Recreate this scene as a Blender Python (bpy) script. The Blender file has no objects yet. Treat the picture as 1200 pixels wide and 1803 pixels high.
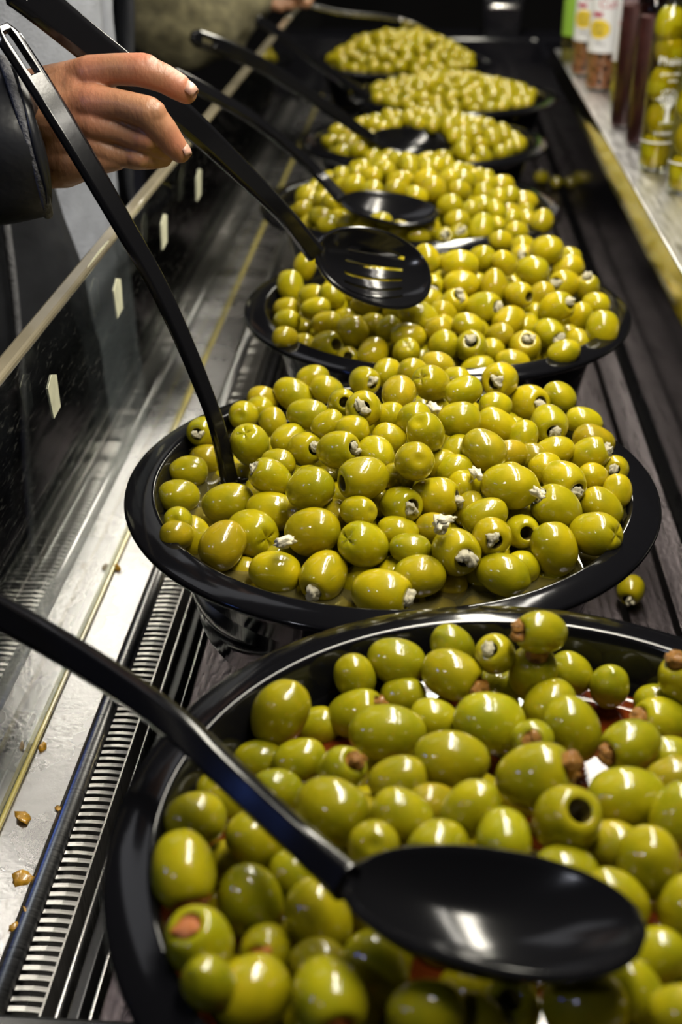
import bpy, bmesh, math, random
import numpy as np
from mathutils import Vector, Matrix, noise as mnoise

random.seed(7); np.random.seed(7)
scene = bpy.context.scene
COL = scene.collection

# ------------------------------------------------------------------ camera
FPX, IW, IH = 2135.0, 1200.0, 1803.0            # focal length in pixels of the 1200x1803 frame
THETA = math.atan(1184.0 / FPX)                 # pitch below the horizon
PSI = math.atan(165.0 * math.cos(THETA) / FPX)  # small yaw to the left of the counter's run
RIM = 0.14                                      # height of the bowl rims over the counter deck
CAMZ = RIM + 0.344
cam_d = bpy.data.cameras.new('camera')
cam = bpy.data.objects.new('camera', cam_d)
COL.objects.link(cam)
cam.location = (0, 0, CAMZ)
cam.rotation_euler = (math.pi / 2 - THETA, 0, PSI)
cam_d.sensor_fit = 'VERTICAL'
cam_d.sensor_height = 36.0
cam_d.sensor_width = 24.0
cam_d.lens = FPX / IH * 36.0
cam_d.clip_start = 0.02
cam_d.dof.use_dof = True
cam_d.dof.focus_distance = 0.70
cam_d.dof.aperture_fstop = 6.8
scene.camera = cam
CAM = Vector((0, 0, CAMZ))
CR = Vector((math.cos(PSI), math.sin(PSI), 0))
CF = Vector((-math.sin(PSI) * math.cos(THETA), math.cos(PSI) * math.cos(THETA), -math.sin(THETA)))
CU = CR.cross(CF)

def ray(px, py):
    return CF + CR * ((px - IW / 2) / FPX) - CU * ((py - IH / 2) / FPX)
def at(px, py, d):                              # point at optical depth d
    return CAM + ray(px, py) * d
def on(px, py, z):                              # point on the level z
    r = ray(px, py)
    return CAM + r * ((z - CAMZ) / r.z)

# ------------------------------------------------------------------ view, world, lamps
scene.view_settings.view_transform = 'Standard'
scene.view_settings.look = 'None'
scene.view_settings.gamma = 1.0
scene.view_settings.use_curve_mapping = False
scene.view_settings.exposure = -0.12
scene.cycles.use_denoising = True
scene.cycles.max_bounces = 8
scene.cycles.diffuse_bounces = 3
scene.cycles.glossy_bounces = 4
scene.cycles.transparent_max_bounces = 16
world = bpy.data.worlds.new('market_hall'); scene.world = world
world.use_nodes = True
world.node_tree.nodes['Background'].inputs[0].default_value = (0.55, 0.58, 0.72, 1)
world.node_tree.nodes['Background'].inputs[1].default_value = 0.014

def area(name, loc, target, sx, sy, power, color):
    l = bpy.data.lights.new(name, 'AREA'); l.shape = 'RECTANGLE'
    l.size, l.size_y, l.energy, l.color = sx, sy, power, color
    o = bpy.data.objects.new(name, l); COL.objects.link(o); o.location = loc
    d = Vector(target) - Vector(loc)
    o.rotation_euler = d.to_track_quat('-Z', 'Y').to_euler()
    return o
def tube(name, x, y0, y1, z, w, power, color):  # a lamp tube running along the counter, shining down
    l = bpy.data.lights.new(name, 'AREA'); l.shape = 'RECTANGLE'
    l.size, l.size_y, l.energy, l.color = w, y1 - y0, power, color
    o = bpy.data.objects.new(name, l); COL.objects.link(o)
    o.location = (x, (y0 + y1) / 2, z)
    return o
tube('counter_tube_lamp', 0.12, 0.30, 1.30, 0.84, 0.085, 14.5, (1.0, 0.94, 0.80))
tube('counter_strip_lamp', 0.255, 0.30, 1.30, 0.84, 0.030, 3.0, (1.0, 0.95, 0.85))
tube('far_counter_tube_lamp', 0.12, 1.55, 2.75, 0.84, 0.085, 12.0, (1.0, 0.95, 0.80))
area('hall_lamp', (-0.85, 1.75, 1.45), (-0.55, 1.3, 0.0), 0.80, 0.80, 2.1, (0.95, 0.95, 1.0))
area('stall_lamp', (-0.9, -0.5, 1.3), (0.0, 0.7, 0.1), 0.12, 0.12, 2.0, (0.85, 0.88, 1.0))
area('blue_sign_lamp', (-1.1, 0.05, 0.75), (0.0, 0.6, 0.1), 0.10, 0.10, 0.9, (0.12, 0.25, 1.0))

# ------------------------------------------------------------------ materials
def mat(name):
    m = bpy.data.materials.new(name); m.use_nodes = True
    nt = m.node_tree
    return m, nt, nt.nodes['Principled BSDF']
def N(nt, t, **kw):
    n = nt.nodes.new(t)
    for k, v in kw.items(): setattr(n, k, v)
    return n
def L(nt, a, b): nt.links.new(a, b)
def plain(name, col, rough=0.5, metal=0.0, coat=0.0, spec=0.5, bump=0.0, bscale=60.0, var=0.0, vscale=20.0, emis=None):
    m, nt, b = mat(name)
    b.inputs['Base Color'].default_value = (*col, 1)
    b.inputs['Roughness'].default_value = rough
    b.inputs['Metallic'].default_value = metal
    b.inputs['Coat Weight'].default_value = coat
    b.inputs['Coat Roughness'].default_value = 0.06
    b.inputs['Specular IOR Level'].default_value = spec
    tc = N(nt, 'ShaderNodeTexCoord')
    if var:
        n = N(nt, 'ShaderNodeTexNoise'); n.inputs['Scale'].default_value = vscale
        n.inputs['Detail'].default_value = 4
        L(nt, tc.outputs['Object'], n.inputs['Vector'])
        r = N(nt, 'ShaderNodeValToRGB')
        r.color_ramp.elements[0].position = 0.3; r.color_ramp.elements[1].position = 0.7
        r.color_ramp.elements[0].color = (*[c * (1 - var) for c in col], 1)
        r.color_ramp.elements[1].color = (*[min(1, c * (1 + var)) for c in col], 1)
        L(nt, n.outputs['Fac'], r.inputs['Fac']); L(nt, r.outputs['Color'], b.inputs['Base Color'])
    if bump:
        n = N(nt, 'ShaderNodeTexNoise'); n.inputs['Scale'].default_value = bscale
        n.inputs['Detail'].default_value = 3
        L(nt, tc.outputs['Object'], n.inputs['Vector'])
        bp = N(nt, 'ShaderNodeBump'); bp.inputs['Strength'].default_value = bump
        bp.inputs['Distance'].default_value = 0.002
        L(nt, n.outputs['Fac'], bp.inputs['Height']); L(nt, bp.outputs['Normal'], b.inputs['Normal'])
    return m

def olive_material(name, base, specks=False):
    """Glossy wet olive skin; the object's viewport colour shifts its hue, specks are bits of orange paste."""
    m, nt, b = mat(name)
    tc = N(nt, 'ShaderNodeTexCoord'); oi = N(nt, 'ShaderNodeObjectInfo')
    add = N(nt, 'ShaderNodeVectorMath', operation='ADD')
    L(nt, tc.outputs['Object'], add.inputs[0])
    cmb = N(nt, 'ShaderNodeCombineXYZ')
    mul = N(nt, 'ShaderNodeMath', operation='MULTIPLY'); mul.inputs[1].default_value = 37.0
    L(nt, oi.outputs['Random'], mul.inputs[0])
    for i in range(3): L(nt, mul.outputs[0], cmb.inputs[i])
    L(nt, cmb.outputs[0], add.inputs[1])
    n = N(nt, 'ShaderNodeTexNoise'); n.inputs['Scale'].default_value = 0.9; n.inputs['Detail'].default_value = 3
    L(nt, add.outputs[0], n.inputs['Vector'])
    r = N(nt, 'ShaderNodeValToRGB')
    r.color_ramp.elements[0].position = 0.30; r.color_ramp.elements[1].position = 0.72
    r.color_ramp.elements[0].color = (base[0] * 0.72, base[1] * 0.78, base[2] * 0.8, 1)
    r.color_ramp.elements[1].color = (base[0] * 1.18, base[1] * 1.12, base[2] * 1.1, 1)
    L(nt, n.outputs['Fac'], r.inputs['Fac'])
    mx = N(nt, 'ShaderNodeMix', data_type='RGBA', blend_type='MULTIPLY')
    mx.inputs['Factor'].default_value = 1.0
    L(nt, r.outputs['Color'], mx.inputs['A']); L(nt, oi.outputs['Color'], mx.inputs['B'])
    out = mx.outputs['Result']
    # tiny pale pores
    p = N(nt, 'ShaderNodeTexNoise'); p.inputs['Scale'].default_value = 11.0; p.inputs['Detail'].default_value = 2
    L(nt, add.outputs[0], p.inputs['Vector'])
    pr = N(nt, 'ShaderNodeMapRange'); pr.inputs['From Min'].default_value = 0.66; pr.inputs['From Max'].default_value = 0.74
    L(nt, p.outputs['Fac'], pr.inputs['Value'])
    pm = N(nt, 'ShaderNodeMix', data_type='RGBA'); L(nt, pr.outputs['Result'], pm.inputs['Factor'])
    L(nt, out, pm.inputs['A']); pm.inputs['B'].default_value = (0.40, 0.34, 0.03, 1) if not specks else (0.50, 0.22, 0.02, 1)
    pm.inputs['Factor'].default_value = 0
    sc = N(nt, 'ShaderNodeMath', operation='MULTIPLY'); sc.inputs[1].default_value = 0.15 if not specks else 0.7
    L(nt, pr.outputs['Result'], sc.inputs[0]); L(nt, sc.outputs[0], pm.inputs['Factor'])
    L(nt, pm.outputs['Result'], b.inputs['Base Color'])
    b.inputs['Roughness'].default_value = 0.42; b.inputs['Specular IOR Level'].default_value = 0.10
    b.inputs['Coat Weight'].default_value = 1.0; b.inputs['Coat Roughness'].default_value = 0.02
    b.inputs['Subsurface Weight'].default_value = 0.12
    b.inputs['Subsurface Radius'].default_value = (0.9, 0.8, 0.1)
    b.inputs['Subsurface Scale'].default_value = 0.004
    bp = N(nt, 'ShaderNodeBump'); bp.inputs['Strength'].default_value = 0.10; bp.inputs['Distance'].default_value = 0.0012
    bn = N(nt, 'ShaderNodeTexNoise'); bn.inputs['Scale'].default_value = 3.2; bn.inputs['Detail'].default_value = 4
    L(nt, add.outputs[0], bn.inputs['Vector'])
    bn2 = N(nt, 'ShaderNodeTexNoise'); bn2.inputs['Scale'].default_value = 16.0; bn2.inputs['Detail'].default_value = 2
    L(nt, add.outputs[0], bn2.inputs['Vector'])
    bs = N(nt, 'ShaderNodeMapRange'); bs.inputs['From Min'].default_value = 0.60; bs.inputs['From Max'].default_value = 0.72; bs.inputs['To Max'].default_value = 0.22
    L(nt, bn2.outputs['Fac'], bs.inputs['Value'])
    ba = N(nt, 'ShaderNodeMath', operation='ADD'); L(nt, bn.outputs['Fac'], ba.inputs[0]); L(nt, bs.outputs['Result'], ba.inputs[1])
    L(nt, ba.outputs[0], bp.inputs['Height']); L(nt, bp.outputs['Normal'], b.inputs['Normal'])
    L(nt, bp.outputs['Normal'], b.inputs['Coat Normal'])
    return m

def thin_glass(name, tint, f0=0.05, rough=0.02, dirt=0.0, cloud=None):
    """A clear sheet: see-through with a mirror part that grows at grazing angles."""
    m = bpy.data.materials.new(name); m.use_nodes = True
    nt = m.node_tree; nt.nodes.clear()
    o = N(nt, 'ShaderNodeOutputMaterial')
    lw = N(nt, 'ShaderNodeLayerWeight'); lw.inputs['Blend'].default_value = 0.5
    p = N(nt, 'ShaderNodeMath', operation='POWER'); p.inputs[1].default_value = 4.0
    L(nt, lw.outputs['Facing'], p.inputs[0])
    mr = N(nt, 'ShaderNodeMapRange'); mr.inputs['To Min'].default_value = f0; mr.inputs['To Max'].default_value = 1.0
    L(nt, p.outputs[0], mr.inputs['Value'])
    t = N(nt, 'ShaderNodeBsdfTransparent'); t.inputs['Color'].default_value = (*tint, 1)
    g = N(nt, 'ShaderNodeBsdfGlossy'); g.inputs['Roughness'].default_value = rough
    g.inputs['Color'].default_value = (1, 1, 1, 1)
    mx = N(nt, 'ShaderNodeMixShader')
    L(nt, mr.outputs['Result'], mx.inputs['Fac']); L(nt, t.outputs[0], mx.inputs[1]); L(nt, g.outputs[0], mx.inputs[2])
    last = mx.outputs[0]
    if cloud:
        d = N(nt, 'ShaderNodeBsdfDiffuse'); d.inputs['Color'].default_value = (*cloud[:3], 1)
        m3 = N(nt, 'ShaderNodeMixShader'); m3.inputs['Fac'].default_value = cloud[3]
        L(nt, t.outputs[0], m3.inputs[1]); L(nt, d.outputs[0], m3.inputs[2]); L(nt, m3.outputs[0], mx.inputs[1])
    if dirt:
        tc = N(nt, 'ShaderNodeTexCoord'); mp = N(nt, 'ShaderNodeMapping'); mp.inputs['Scale'].default_value = (1, 14, 60)
        mp.inputs['Rotation'].default_value = (0.5, 0, 0)
        n = N(nt, 'ShaderNodeTexNoise'); n.inputs['Scale'].default_value = 6.0; n.inputs['Detail'].default_value = 6
        L(nt, tc.outputs['Object'], mp.inputs['Vector']); L(nt, mp.outputs[0], n.inputs['Vector'])
        r = N(nt, 'ShaderNodeMapRange'); r.inputs['From Min'].default_value = 0.60; r.inputs['From Max'].default_value = 0.80
        r.inputs['To Max'].default_value = dirt
        L(nt, n.outputs['Fac'], r.inputs['Value'])
        d = N(nt, 'ShaderNodeBsdfDiffuse'); d.inputs['Color'].default_value = (0.5, 0.5, 0.47, 1)
        m2 = N(nt, 'ShaderNodeMixShader'); L(nt, r.outputs['Result'], m2.inputs['Fac'])
        L(nt, last, m2.inputs[1]); L(nt, d.outputs[0], m2.inputs[2]); last = m2.outputs[0]
    L(nt, last, o.inputs['Surface'])
    return m

def steel(name, col, rough, wet=0.0, stretch=(4, 90, 4), var=0.25):
    m, nt, b = mat(name)
    b.inputs['Metallic'].default_value = 1.0
    tc = N(nt, 'ShaderNodeTexCoord'); mp = N(nt, 'ShaderNodeMapping'); mp.inputs['Scale'].default_value = stretch
    L(nt, tc.outputs['Object'], mp.inputs['Vector'])
    n = N(nt, 'ShaderNodeTexNoise'); n.inputs['Scale'].default_value = 8.0; n.inputs['Detail'].default_value = 5
    L(nt, mp.outputs[0], n.inputs['Vector'])
    r = N(nt, 'ShaderNodeValToRGB')
    r.color_ramp.elements[0].color = (*[c * (1 - var) for c in col], 1)
    r.color_ramp.elements[1].color = (*[min(1, c * (1 + var)) for c in col], 1)
    r.color_ramp.elements[0].position = 0.3; r.color_ramp.elements[1].position = 0.7
    L(nt, n.outputs['Fac'], r.inputs['Fac']); L(nt, r.outputs['Color'], b.inputs['Base Color'])
    rr = N(nt, 'ShaderNodeMapRange'); rr.inputs['To Min'].default_value = rough * 0.75; rr.inputs['To Max'].default_value = rough * 1.3
    L(nt, n.outputs['Fac'], rr.inputs['Value']); L(nt, rr.outputs['Result'], b.inputs['Roughness'])
    if wet:
        w = N(nt, 'ShaderNodeTexNoise'); w.inputs['Scale'].default_value = 260.0; w.inputs['Detail'].default_value = 3
        L(nt, tc.outputs['Object'], w.inputs['Vector'])
        w2 = N(nt, 'ShaderNodeMapRange'); w2.inputs['From Min'].default_value = 0.42; w2.inputs['From Max'].default_value = 0.62
        L(nt, w.outputs['Fac'], w2.inputs['Value'])
        bp = N(nt, 'ShaderNodeBump'); bp.inputs['Strength'].default_value = wet; bp.inputs['Distance'].default_value = 0.001
        L(nt, w2.outputs['Result'], bp.inputs['Height']); L(nt, bp.outputs['Normal'], b.inputs['Normal'])
    return m

M = {}
M['olive'] = olive_material('olive_skin', (0.360, 0.297, 0.003))
M['olive_spiced'] = olive_material('olive_skin_spiced', (0.315, 0.275, 0.004), True)
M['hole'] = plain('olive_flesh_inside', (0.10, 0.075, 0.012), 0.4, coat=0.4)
M['garlic'] = plain('white_filling', (0.64, 0.59, 0.42), 0.5, bump=0.6, bscale=300, var=0.2, vscale=250)
M['blue'] = plain('blue_grey_filling', (0.10, 0.11, 0.12), 0.4, bump=0.5, bscale=300, var=0.5, vscale=250)
M['paste'] = plain('orange_paste', (0.75, 0.30, 0.04), 0.45, bump=0.9, bscale=320, var=0.5, vscale=280, coat=0.3)
M['pimento'] = plain('red_pimento', (0.46, 0.13, 0.015), 0.4, bump=0.4, bscale=250, var=0.35, vscale=200, coat=0.3)
M['bowl'] = plain('black_melamine', (0.004, 0.004, 0.005), 0.10, bump=0.02, bscale=40, spec=0.35)
M['spoon'] = plain('black_nylon', (0.005, 0.005, 0.006), 0.15, bump=0.03, bscale=90, spec=0.4)
M['brine'] = thin_glass('pale_brine', (0.70, 0.66, 0.36), 0.03, cloud=(0.22, 0.19, 0.07, 0.22))
M['oil'] = thin_glass('red_oil', (0.60, 0.18, 0.04), 0.03, cloud=(0.30, 0.055, 0.010, 0.35))
M['glass'] = thin_glass('counter_glass', (0.86, 0.88, 0.86), 0.10, 0.02, 0.10)
M['bottle'] = thin_glass('bottle_glass', (0.90, 0.92, 0.86), 0.05)
M['ledge'] = steel('wet_stainless_ledge', (0.44, 0.43, 0.445), 0.27, 0.06, (3, 3, 3), 0.25)
M['steel'] = steel('stainless_steel', (0.60, 0.59, 0.58), 0.25)
M['lip'] = steel('stainless_lip', (0.34, 0.34, 0.34), 0.30)
M['slat'] = steel('grille_slat_steel', (0.66, 0.64, 0.62), 0.30)
M['shelf'] = steel('brushed_shelf', (0.74, 0.73, 0.74), 0.34, 0.0, (30, 3, 4))
M['mirror'] = steel('polished_edge', (0.62, 0.58, 0.42), 0.10, 0.0, (3, 8, 3), 0.1)
M['deck'] = steel('dark_deck_metal', (0.11, 0.092, 0.10), 0.28, 0.1, (30, 2, 4))
M['darkmetal'] = plain('dark_metal', (0.035, 0.035, 0.038), 0.25, metal=0.6)
M['blackgap'] = plain('dark_trough', (0.012, 0.011, 0.010), 0.5)
M['blackgloss'] = plain('glossy_black_panel', (0.008, 0.008, 0.011), 0.10, bump=0.03, bscale=12)
M['edge_glow'] = plain('yellow_edge_glow', (0.32, 0.27, 0.07), 0.3, var=0.25, vscale=30, coat=0.4)  # glow of the pane's bottom edge, put in as yellow colour
M['edge'] = plain('ground_glass_edge', (0.23, 0.20, 0.14), 0.22, var=0.25, vscale=12, coat=0.6)
M['tape'] = plain('cream_tape', (0.62, 0.62, 0.46), 0.5, var=0.15, vscale=80)
M['crumb'] = plain('spiced_crumb', (0.36, 0.185, 0.010), 0.35, bump=0.6, bscale=260, coat=0.6, var=0.4, vscale=240)
M['floor'] = plain('dark_floor', (0.030, 0.028, 0.027), 0.6, var=0.3, vscale=4)
M['wall'] = plain('dark_wall', (0.020, 0.018, 0.020), 0.7, var=0.4, vscale=2)
M['leather'] = plain('black_leather', (0.022, 0.023, 0.027), 0.36, bump=0.7, bscale=45, var=0.3, vscale=18)
M['seam'] = plain('worn_grey_seam', (0.13, 0.13, 0.14), 0.7, bump=0.8, bscale=400, var=0.4, vscale=200)
M['knit'] = plain('grey_marl_sweatshirt', (0.26, 0.275, 0.32), 0.9, bump=0.5, bscale=420, var=0.18, vscale=35)
M['navy'] = plain('navy_cloth', (0.010, 0.011, 0.026), 0.8, bump=0.4, bscale=150)
M['fleece'] = plain('tan_fleece', (0.12, 0.105, 0.055), 0.95, bump=1.0, bscale=130, var=0.4, vscale=60)
M['nail'] = plain('finger_nail', (0.50, 0.28, 0.21), 0.32)
M['whiteprint'] = plain('white_print', (0.75, 0.75, 0.72), 0.5)
M['label'] = plain('white_label', (0.80, 0.80, 0.84), 0.45)
M['greenlabel'] = plain('green_label', (0.25, 0.45, 0.05), 0.45)
M['yellowprint'] = plain('yellow_print', (0.80, 0.58, 0.04), 0.45)
M['darkprint'] = plain('dark_print', (0.05, 0.05, 0.07), 0.5)
M['redprint'] = plain('red_print', (0.45, 0.03, 0.08), 0.5)
M['brownfill'] = plain('dark_brown_brine', (0.060, 0.024, 0.020), 0.45, var=0.5, vscale=45)
M['ring'] = plain('brown_olive_ring', (0.33, 0.12, 0.05), 0.35, coat=0.5, var=0.3, vscale=120)
M['cap'] = plain('sage_cap', (0.16, 0.17, 0.10), 0.35, metal=0.3)
M['amber'] = thin_glass('dark_glass', (0.60, 0.50, 0.5), 0.03)
M['brinefill'] = thin_glass('yellow_brine', (0.90, 0.84, 0.45), 0.0)

def skin_material():
    m, nt, b = mat('skin')
    a = N(nt, 'ShaderNodeAttribute', attribute_name='flush')
    tc = N(nt, 'ShaderNodeTexCoord')
    n = N(nt, 'ShaderNodeTexNoise'); n.inputs['Scale'].default_value = 60; n.inputs['Detail'].default_value = 5
    L(nt, tc.outputs['Object'], n.inputs['Vector'])
    r = N(nt, 'ShaderNodeValToRGB')
    r.color_ramp.elements[0].color = (0.27, 0.125, 0.062, 1); r.color_ramp.elements[1].color = (0.40, 0.20, 0.105, 1)
    L(nt, n.outputs['Fac'], r.inputs['Fac'])
    mx = N(nt, 'ShaderNodeMix', data_type='RGBA')
    L(nt, a.outputs['Fac'], mx.inputs['Factor']); L(nt, r.outputs['Color'], mx.inputs['A'])
    mx.inputs['B'].default_value = (0.46, 0.155, 0.095, 1)
    L(nt, mx.outputs['Result'], b.inputs['Base Color'])
    b.inputs['Roughness'].default_value = 0.45
    b.inputs['Subsurface Weight'].default_value = 0.15
    b.inputs['Subsurface Radius'].default_value = (1.0, 0.35, 0.2); b.inputs['Subsurface Scale'].default_value = 0.004
    n2 = N(nt, 'ShaderNodeTexNoise'); n2.inputs['Scale'].default_value = 260; n2.inputs['Detail'].default_value = 4
    mp = N(nt, 'ShaderNodeMapping'); mp.inputs['Scale'].default_value = (1.6, 1, 0.7)
    L(nt, tc.outputs['Object'], mp.inputs['Vector']); L(nt, mp.outputs[0], n2.inputs['Vector'])
    bp = N(nt, 'ShaderNodeBump'); bp.inputs['Strength'].default_value = 0.35; bp.inputs['Distance'].default_value = 0.0012
    L(nt, n2.outputs['Fac'], bp.inputs['Height']); L(nt, bp.outputs['Normal'], b.inputs['Normal'])
    return m
M['skin'] = skin_material()

# ------------------------------------------------------------------ helpers
def tag(o, label=None, cat=None, group=None, kind=None):
    if label: o['label'] = label
    if cat: o['category'] = cat
    if group: o['group'] = group
    if kind: o['kind'] = kind
    return o
def link(o, parent=None):
    COL.objects.link(o)
    if parent is not None: o.parent = parent
    return o
def empty(name, loc=(0, 0, 0)):
    o = bpy.data.objects.new(name, None); COL.objects.link(o); o.location = loc
    o.empty_display_size = 0.02
    return o
def mesh(name, verts, faces, m, parent=None, smooth=True, local=None):
    """verts in world space; local = origin point to subtract (a parent empty's location)."""
    me = bpy.data.meshes.new(name)
    if local is not None:
        lx = Vector(local); verts = [Vector(v) - lx for v in verts]
    me.from_pydata([tuple(v) for v in verts], [], faces)
    me.materials.append(M[m] if isinstance(m, str) else m)
    if smooth: me.polygons.foreach_set('use_smooth', [True] * len(me.polygons))
    me.update()
    bm = bmesh.new(); bm.from_mesh(me); bmesh.ops.recalc_face_normals(bm, faces=bm.faces); bm.to_mesh(me); bm.free()
    return link(bpy.data.objects.new(name, me), parent)
BOXF = [(0, 1, 3, 2), (4, 6, 7, 5), (0, 4, 5, 1), (2, 3, 7, 6), (0, 2, 6, 4), (1, 5, 7, 3)]
def box(name, x0, x1, y0, y1, z0, z1, m, parent=None, bevel=0.0, local=None):
    v = [(x, y, z) for x in (x0, x1) for y in (y0, y1) for z in (z0, z1)]
    o = mesh(name, v, BOXF, m, parent, False, local)
    if bevel:
        b = o.modifiers.new('bevel', 'BEVEL'); b.width = bevel; b.segments = 2
    return o
def lathe(profile, seg=48, center=(0, 0, 0), squash=1.0, a0=0.0, a1=2 * math.pi):
    """profile: list of (r, z). Returns verts, faces."""
    cx, cy, cz = center; full = abs(a1 - a0 - 2 * math.pi) < 1e-6
    n = seg if full else seg + 1
    v = []; f = []
    for r, z in profile:
        for i in range(n):
            a = a0 + (a1 - a0) * i / seg
            v.append((cx + r * math.cos(a), cy + r * math.sin(a) * squash, cz + z))
    for j in range(len(profile) - 1):
        for i in range(seg):
            k = (i + 1) % n
            f.append((j * n + i, j * n + k, (j + 1) * n + k, (j + 1) * n + i))
    return v, f
def catmull(pts, n):
    pts = [Vector(p) for p in pts]; P = [pts[0] * 2 - pts[1]] + pts + [pts[-1] * 2 - pts[-2]]
    out = []; m = len(pts) - 1
    for i in range(n + 1):
        t = i / n * m; k = min(int(t), m - 1); u = t - k
        a, b, c, d = P[k], P[k + 1], P[k + 2], P[k + 3]
        out.append(0.5 * ((2 * b) + (c - a) * u + (2 * a - 5 * b + 4 * c - d) * u * u + (3 * b - a - 3 * c + d) * u ** 3))
    return out
def interp(tab, t):
    for (t0, v0), (t1, v1) in zip(tab, tab[1:]):
        if t <= t1: return v0 + (v1 - v0) * max(0, (t - t0)) / max(1e-9, t1 - t0)
    return tab[-1][1]
def hull_capsules(caps, sub=3):
    bm = bmesh.new()
    for p0, r0, p1, r1 in caps:
        b2 = bmesh.new()
        bmesh.ops.create_icosphere(b2, subdivisions=sub, radius=r0, matrix=Matrix.Translation(p0))
        bmesh.ops.create_icosphere(b2, subdivisions=sub, radius=r1, matrix=Matrix.Translation(p1))
        res = bmesh.ops.convex_hull(b2, input=b2.verts)
        junk = [g for g in res['geom_interior'] + res['geom_unused'] if isinstance(g, bmesh.types.BMVert)]
        bmesh.ops.delete(b2, geom=list(set(junk)), context='VERTS')
        tmp = bpy.data.meshes.new('tmp'); b2.to_mesh(tmp); b2.free(); bm.from_mesh(tmp); bpy.data.meshes.remove(tmp)
    me = bpy.data.meshes.new('caps'); bm.to_mesh(me); bm.free()
    return me
def fuse(name, caps, voxel, m, parent=None, smooth=6, local=(0, 0, 0)):
    """One continuous surface grown around tapered limbs."""
    me = hull_capsules(caps)
    o = bpy.data.objects.new('tmp', me); COL.objects.link(o)
    r = o.modifiers.new('r', 'REMESH'); r.mode = 'VOXEL'; r.voxel_size = voxel
    s = o.modifiers.new('s', 'SMOOTH'); s.factor = 0.5; s.iterations = smooth
    dg = bpy.context.evaluated_depsgraph_get(); dg.update()
    new = bpy.data.meshes.new_from_object(o.evaluated_get(dg))
    bpy.data.objects.remove(o); bpy.data.meshes.remove(me)
    new.name = name; new.materials.clear(); new.materials.append(M[m])
    new.transform(Matrix.Translation(-Vector(local)))
    new.polygons.foreach_set('use_smooth', [True] * len(new.polygons))
    return link(bpy.data.objects.new(name, new), parent)
def lump(name, center, size, m, parent=None, seed=0, rough=0.35, stretch=(1, 1, 1), sub=2, local=None):
    bm = bmesh.new(); bmesh.ops.create_icosphere(bm, subdivisions=sub, radius=1.0)
    vs = []
    rot = Matrix.Rotation(seed * 1.7, 3, 'Z') @ Matrix.Rotation(seed * 0.9, 3, 'X')
    for v in bm.verts:
        d = 1 + rough * mnoise.noise(v.co * 1.6 + Vector((seed * 3.1, seed, -seed))) + rough * 0.5 * mnoise.noise(v.co * 4 + Vector((seed, 0, 9)))
        p = rot @ Vector((v.co.x * stretch[0], v.co.y * stretch[1], v.co.z * stretch[2])) * d * size
        vs.append(Vector(center) + p)
    fs = [tuple(v.index for v in f.verts) for f in bm.faces]; bm.free()
    return mesh(name, vs, fs, m, parent, True, local)

# ------------------------------------------------------------------ the hall
o = box('floor', -4, 3, -1.5, 6, -0.92, -0.90, 'floor'); tag(o, 'dark hall floor far below the counter', kind='structure')
o = box('wall_back', -4, 3, 5.2, 5.3, -0.90, 2.2, 'wall'); tag(o, 'dark wall at the far end of the hall', kind='structure')

# ------------------------------------------------------------------ the display counter
Y0, Y1 = 0.36, 2.72
counter = empty('display_counter', (0.0, 1.5, -0.90))
tag(counter, 'long refrigerated olive counter with steel ledge, slotted grille and low glass guard', 'counter')
CL = counter.location.copy()
def cbox(name, x0, x1, y0, y1, z0, z1, m, bevel=0.0, parent=None):
    return box(name, x0, x1, y0, y1, z0, z1, m, parent or counter, bevel, CL)
cbox('cabinet', -0.236, 0.60, Y0 - 0.06, Y1 + 0.05, -0.90, -0.036, 'blackgap')
cbox('front_panel', -0.250, -0.2365, Y0 - 0.06, Y1 + 0.05, -0.88, -0.004, 'darkmetal', 0.002)
cbox('end_rail', -0.236, 0.2295, Y0 - 0.06, Y0 + 0.010, -0.036, 0.006, 'darkmetal', 0.003)
cbox('end_panel', -0.236, 0.60, Y1, Y1 + 0.14, -0.036, 0.12, 'blackgloss', 0.004)
# stainless ledge with its rolled lip
prof = [(-0.236, -0.030), (-0.236, 0.0), (-0.196, 0.0), (-0.1925, 0.0022), (-0.1885, 0.0026), (-0.1855, 0.0010), (-0.1843, -0.0030), (-0.1843, -0.030)]
def extrude(name, prof, y0, y1, m, parent, ny=2, closed=True, smooth=True):
    v = []; f = []; n = len(prof)
    for j in range(ny):
        y = y0 + (y1 - y0) * j / (ny - 1)
        v += [(p[0], y, p[1]) for p in prof]
    for j in range(ny - 1):
        for i in range(n if closed else n - 1):
            k = (i + 1) % n
            f.append((j * n + i, j * n + k, (j + 1) * n + k, (j + 1) * n + i))
    f.append(tuple(range(n))); f.append(tuple((ny - 1) * n + i for i in reversed(range(n))))
    return mesh(name, v, f, m, parent, smooth, CL)
lg = extrude('ledge', prof[:3] + [(-0.196, -0.030)], Y0, Y1, 'ledge', counter, smooth=False)
lp = extrude('ledge_lip', [(-0.1958, -0.02)] + prof[2:], Y0, Y1, 'lip', counter)
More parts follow.
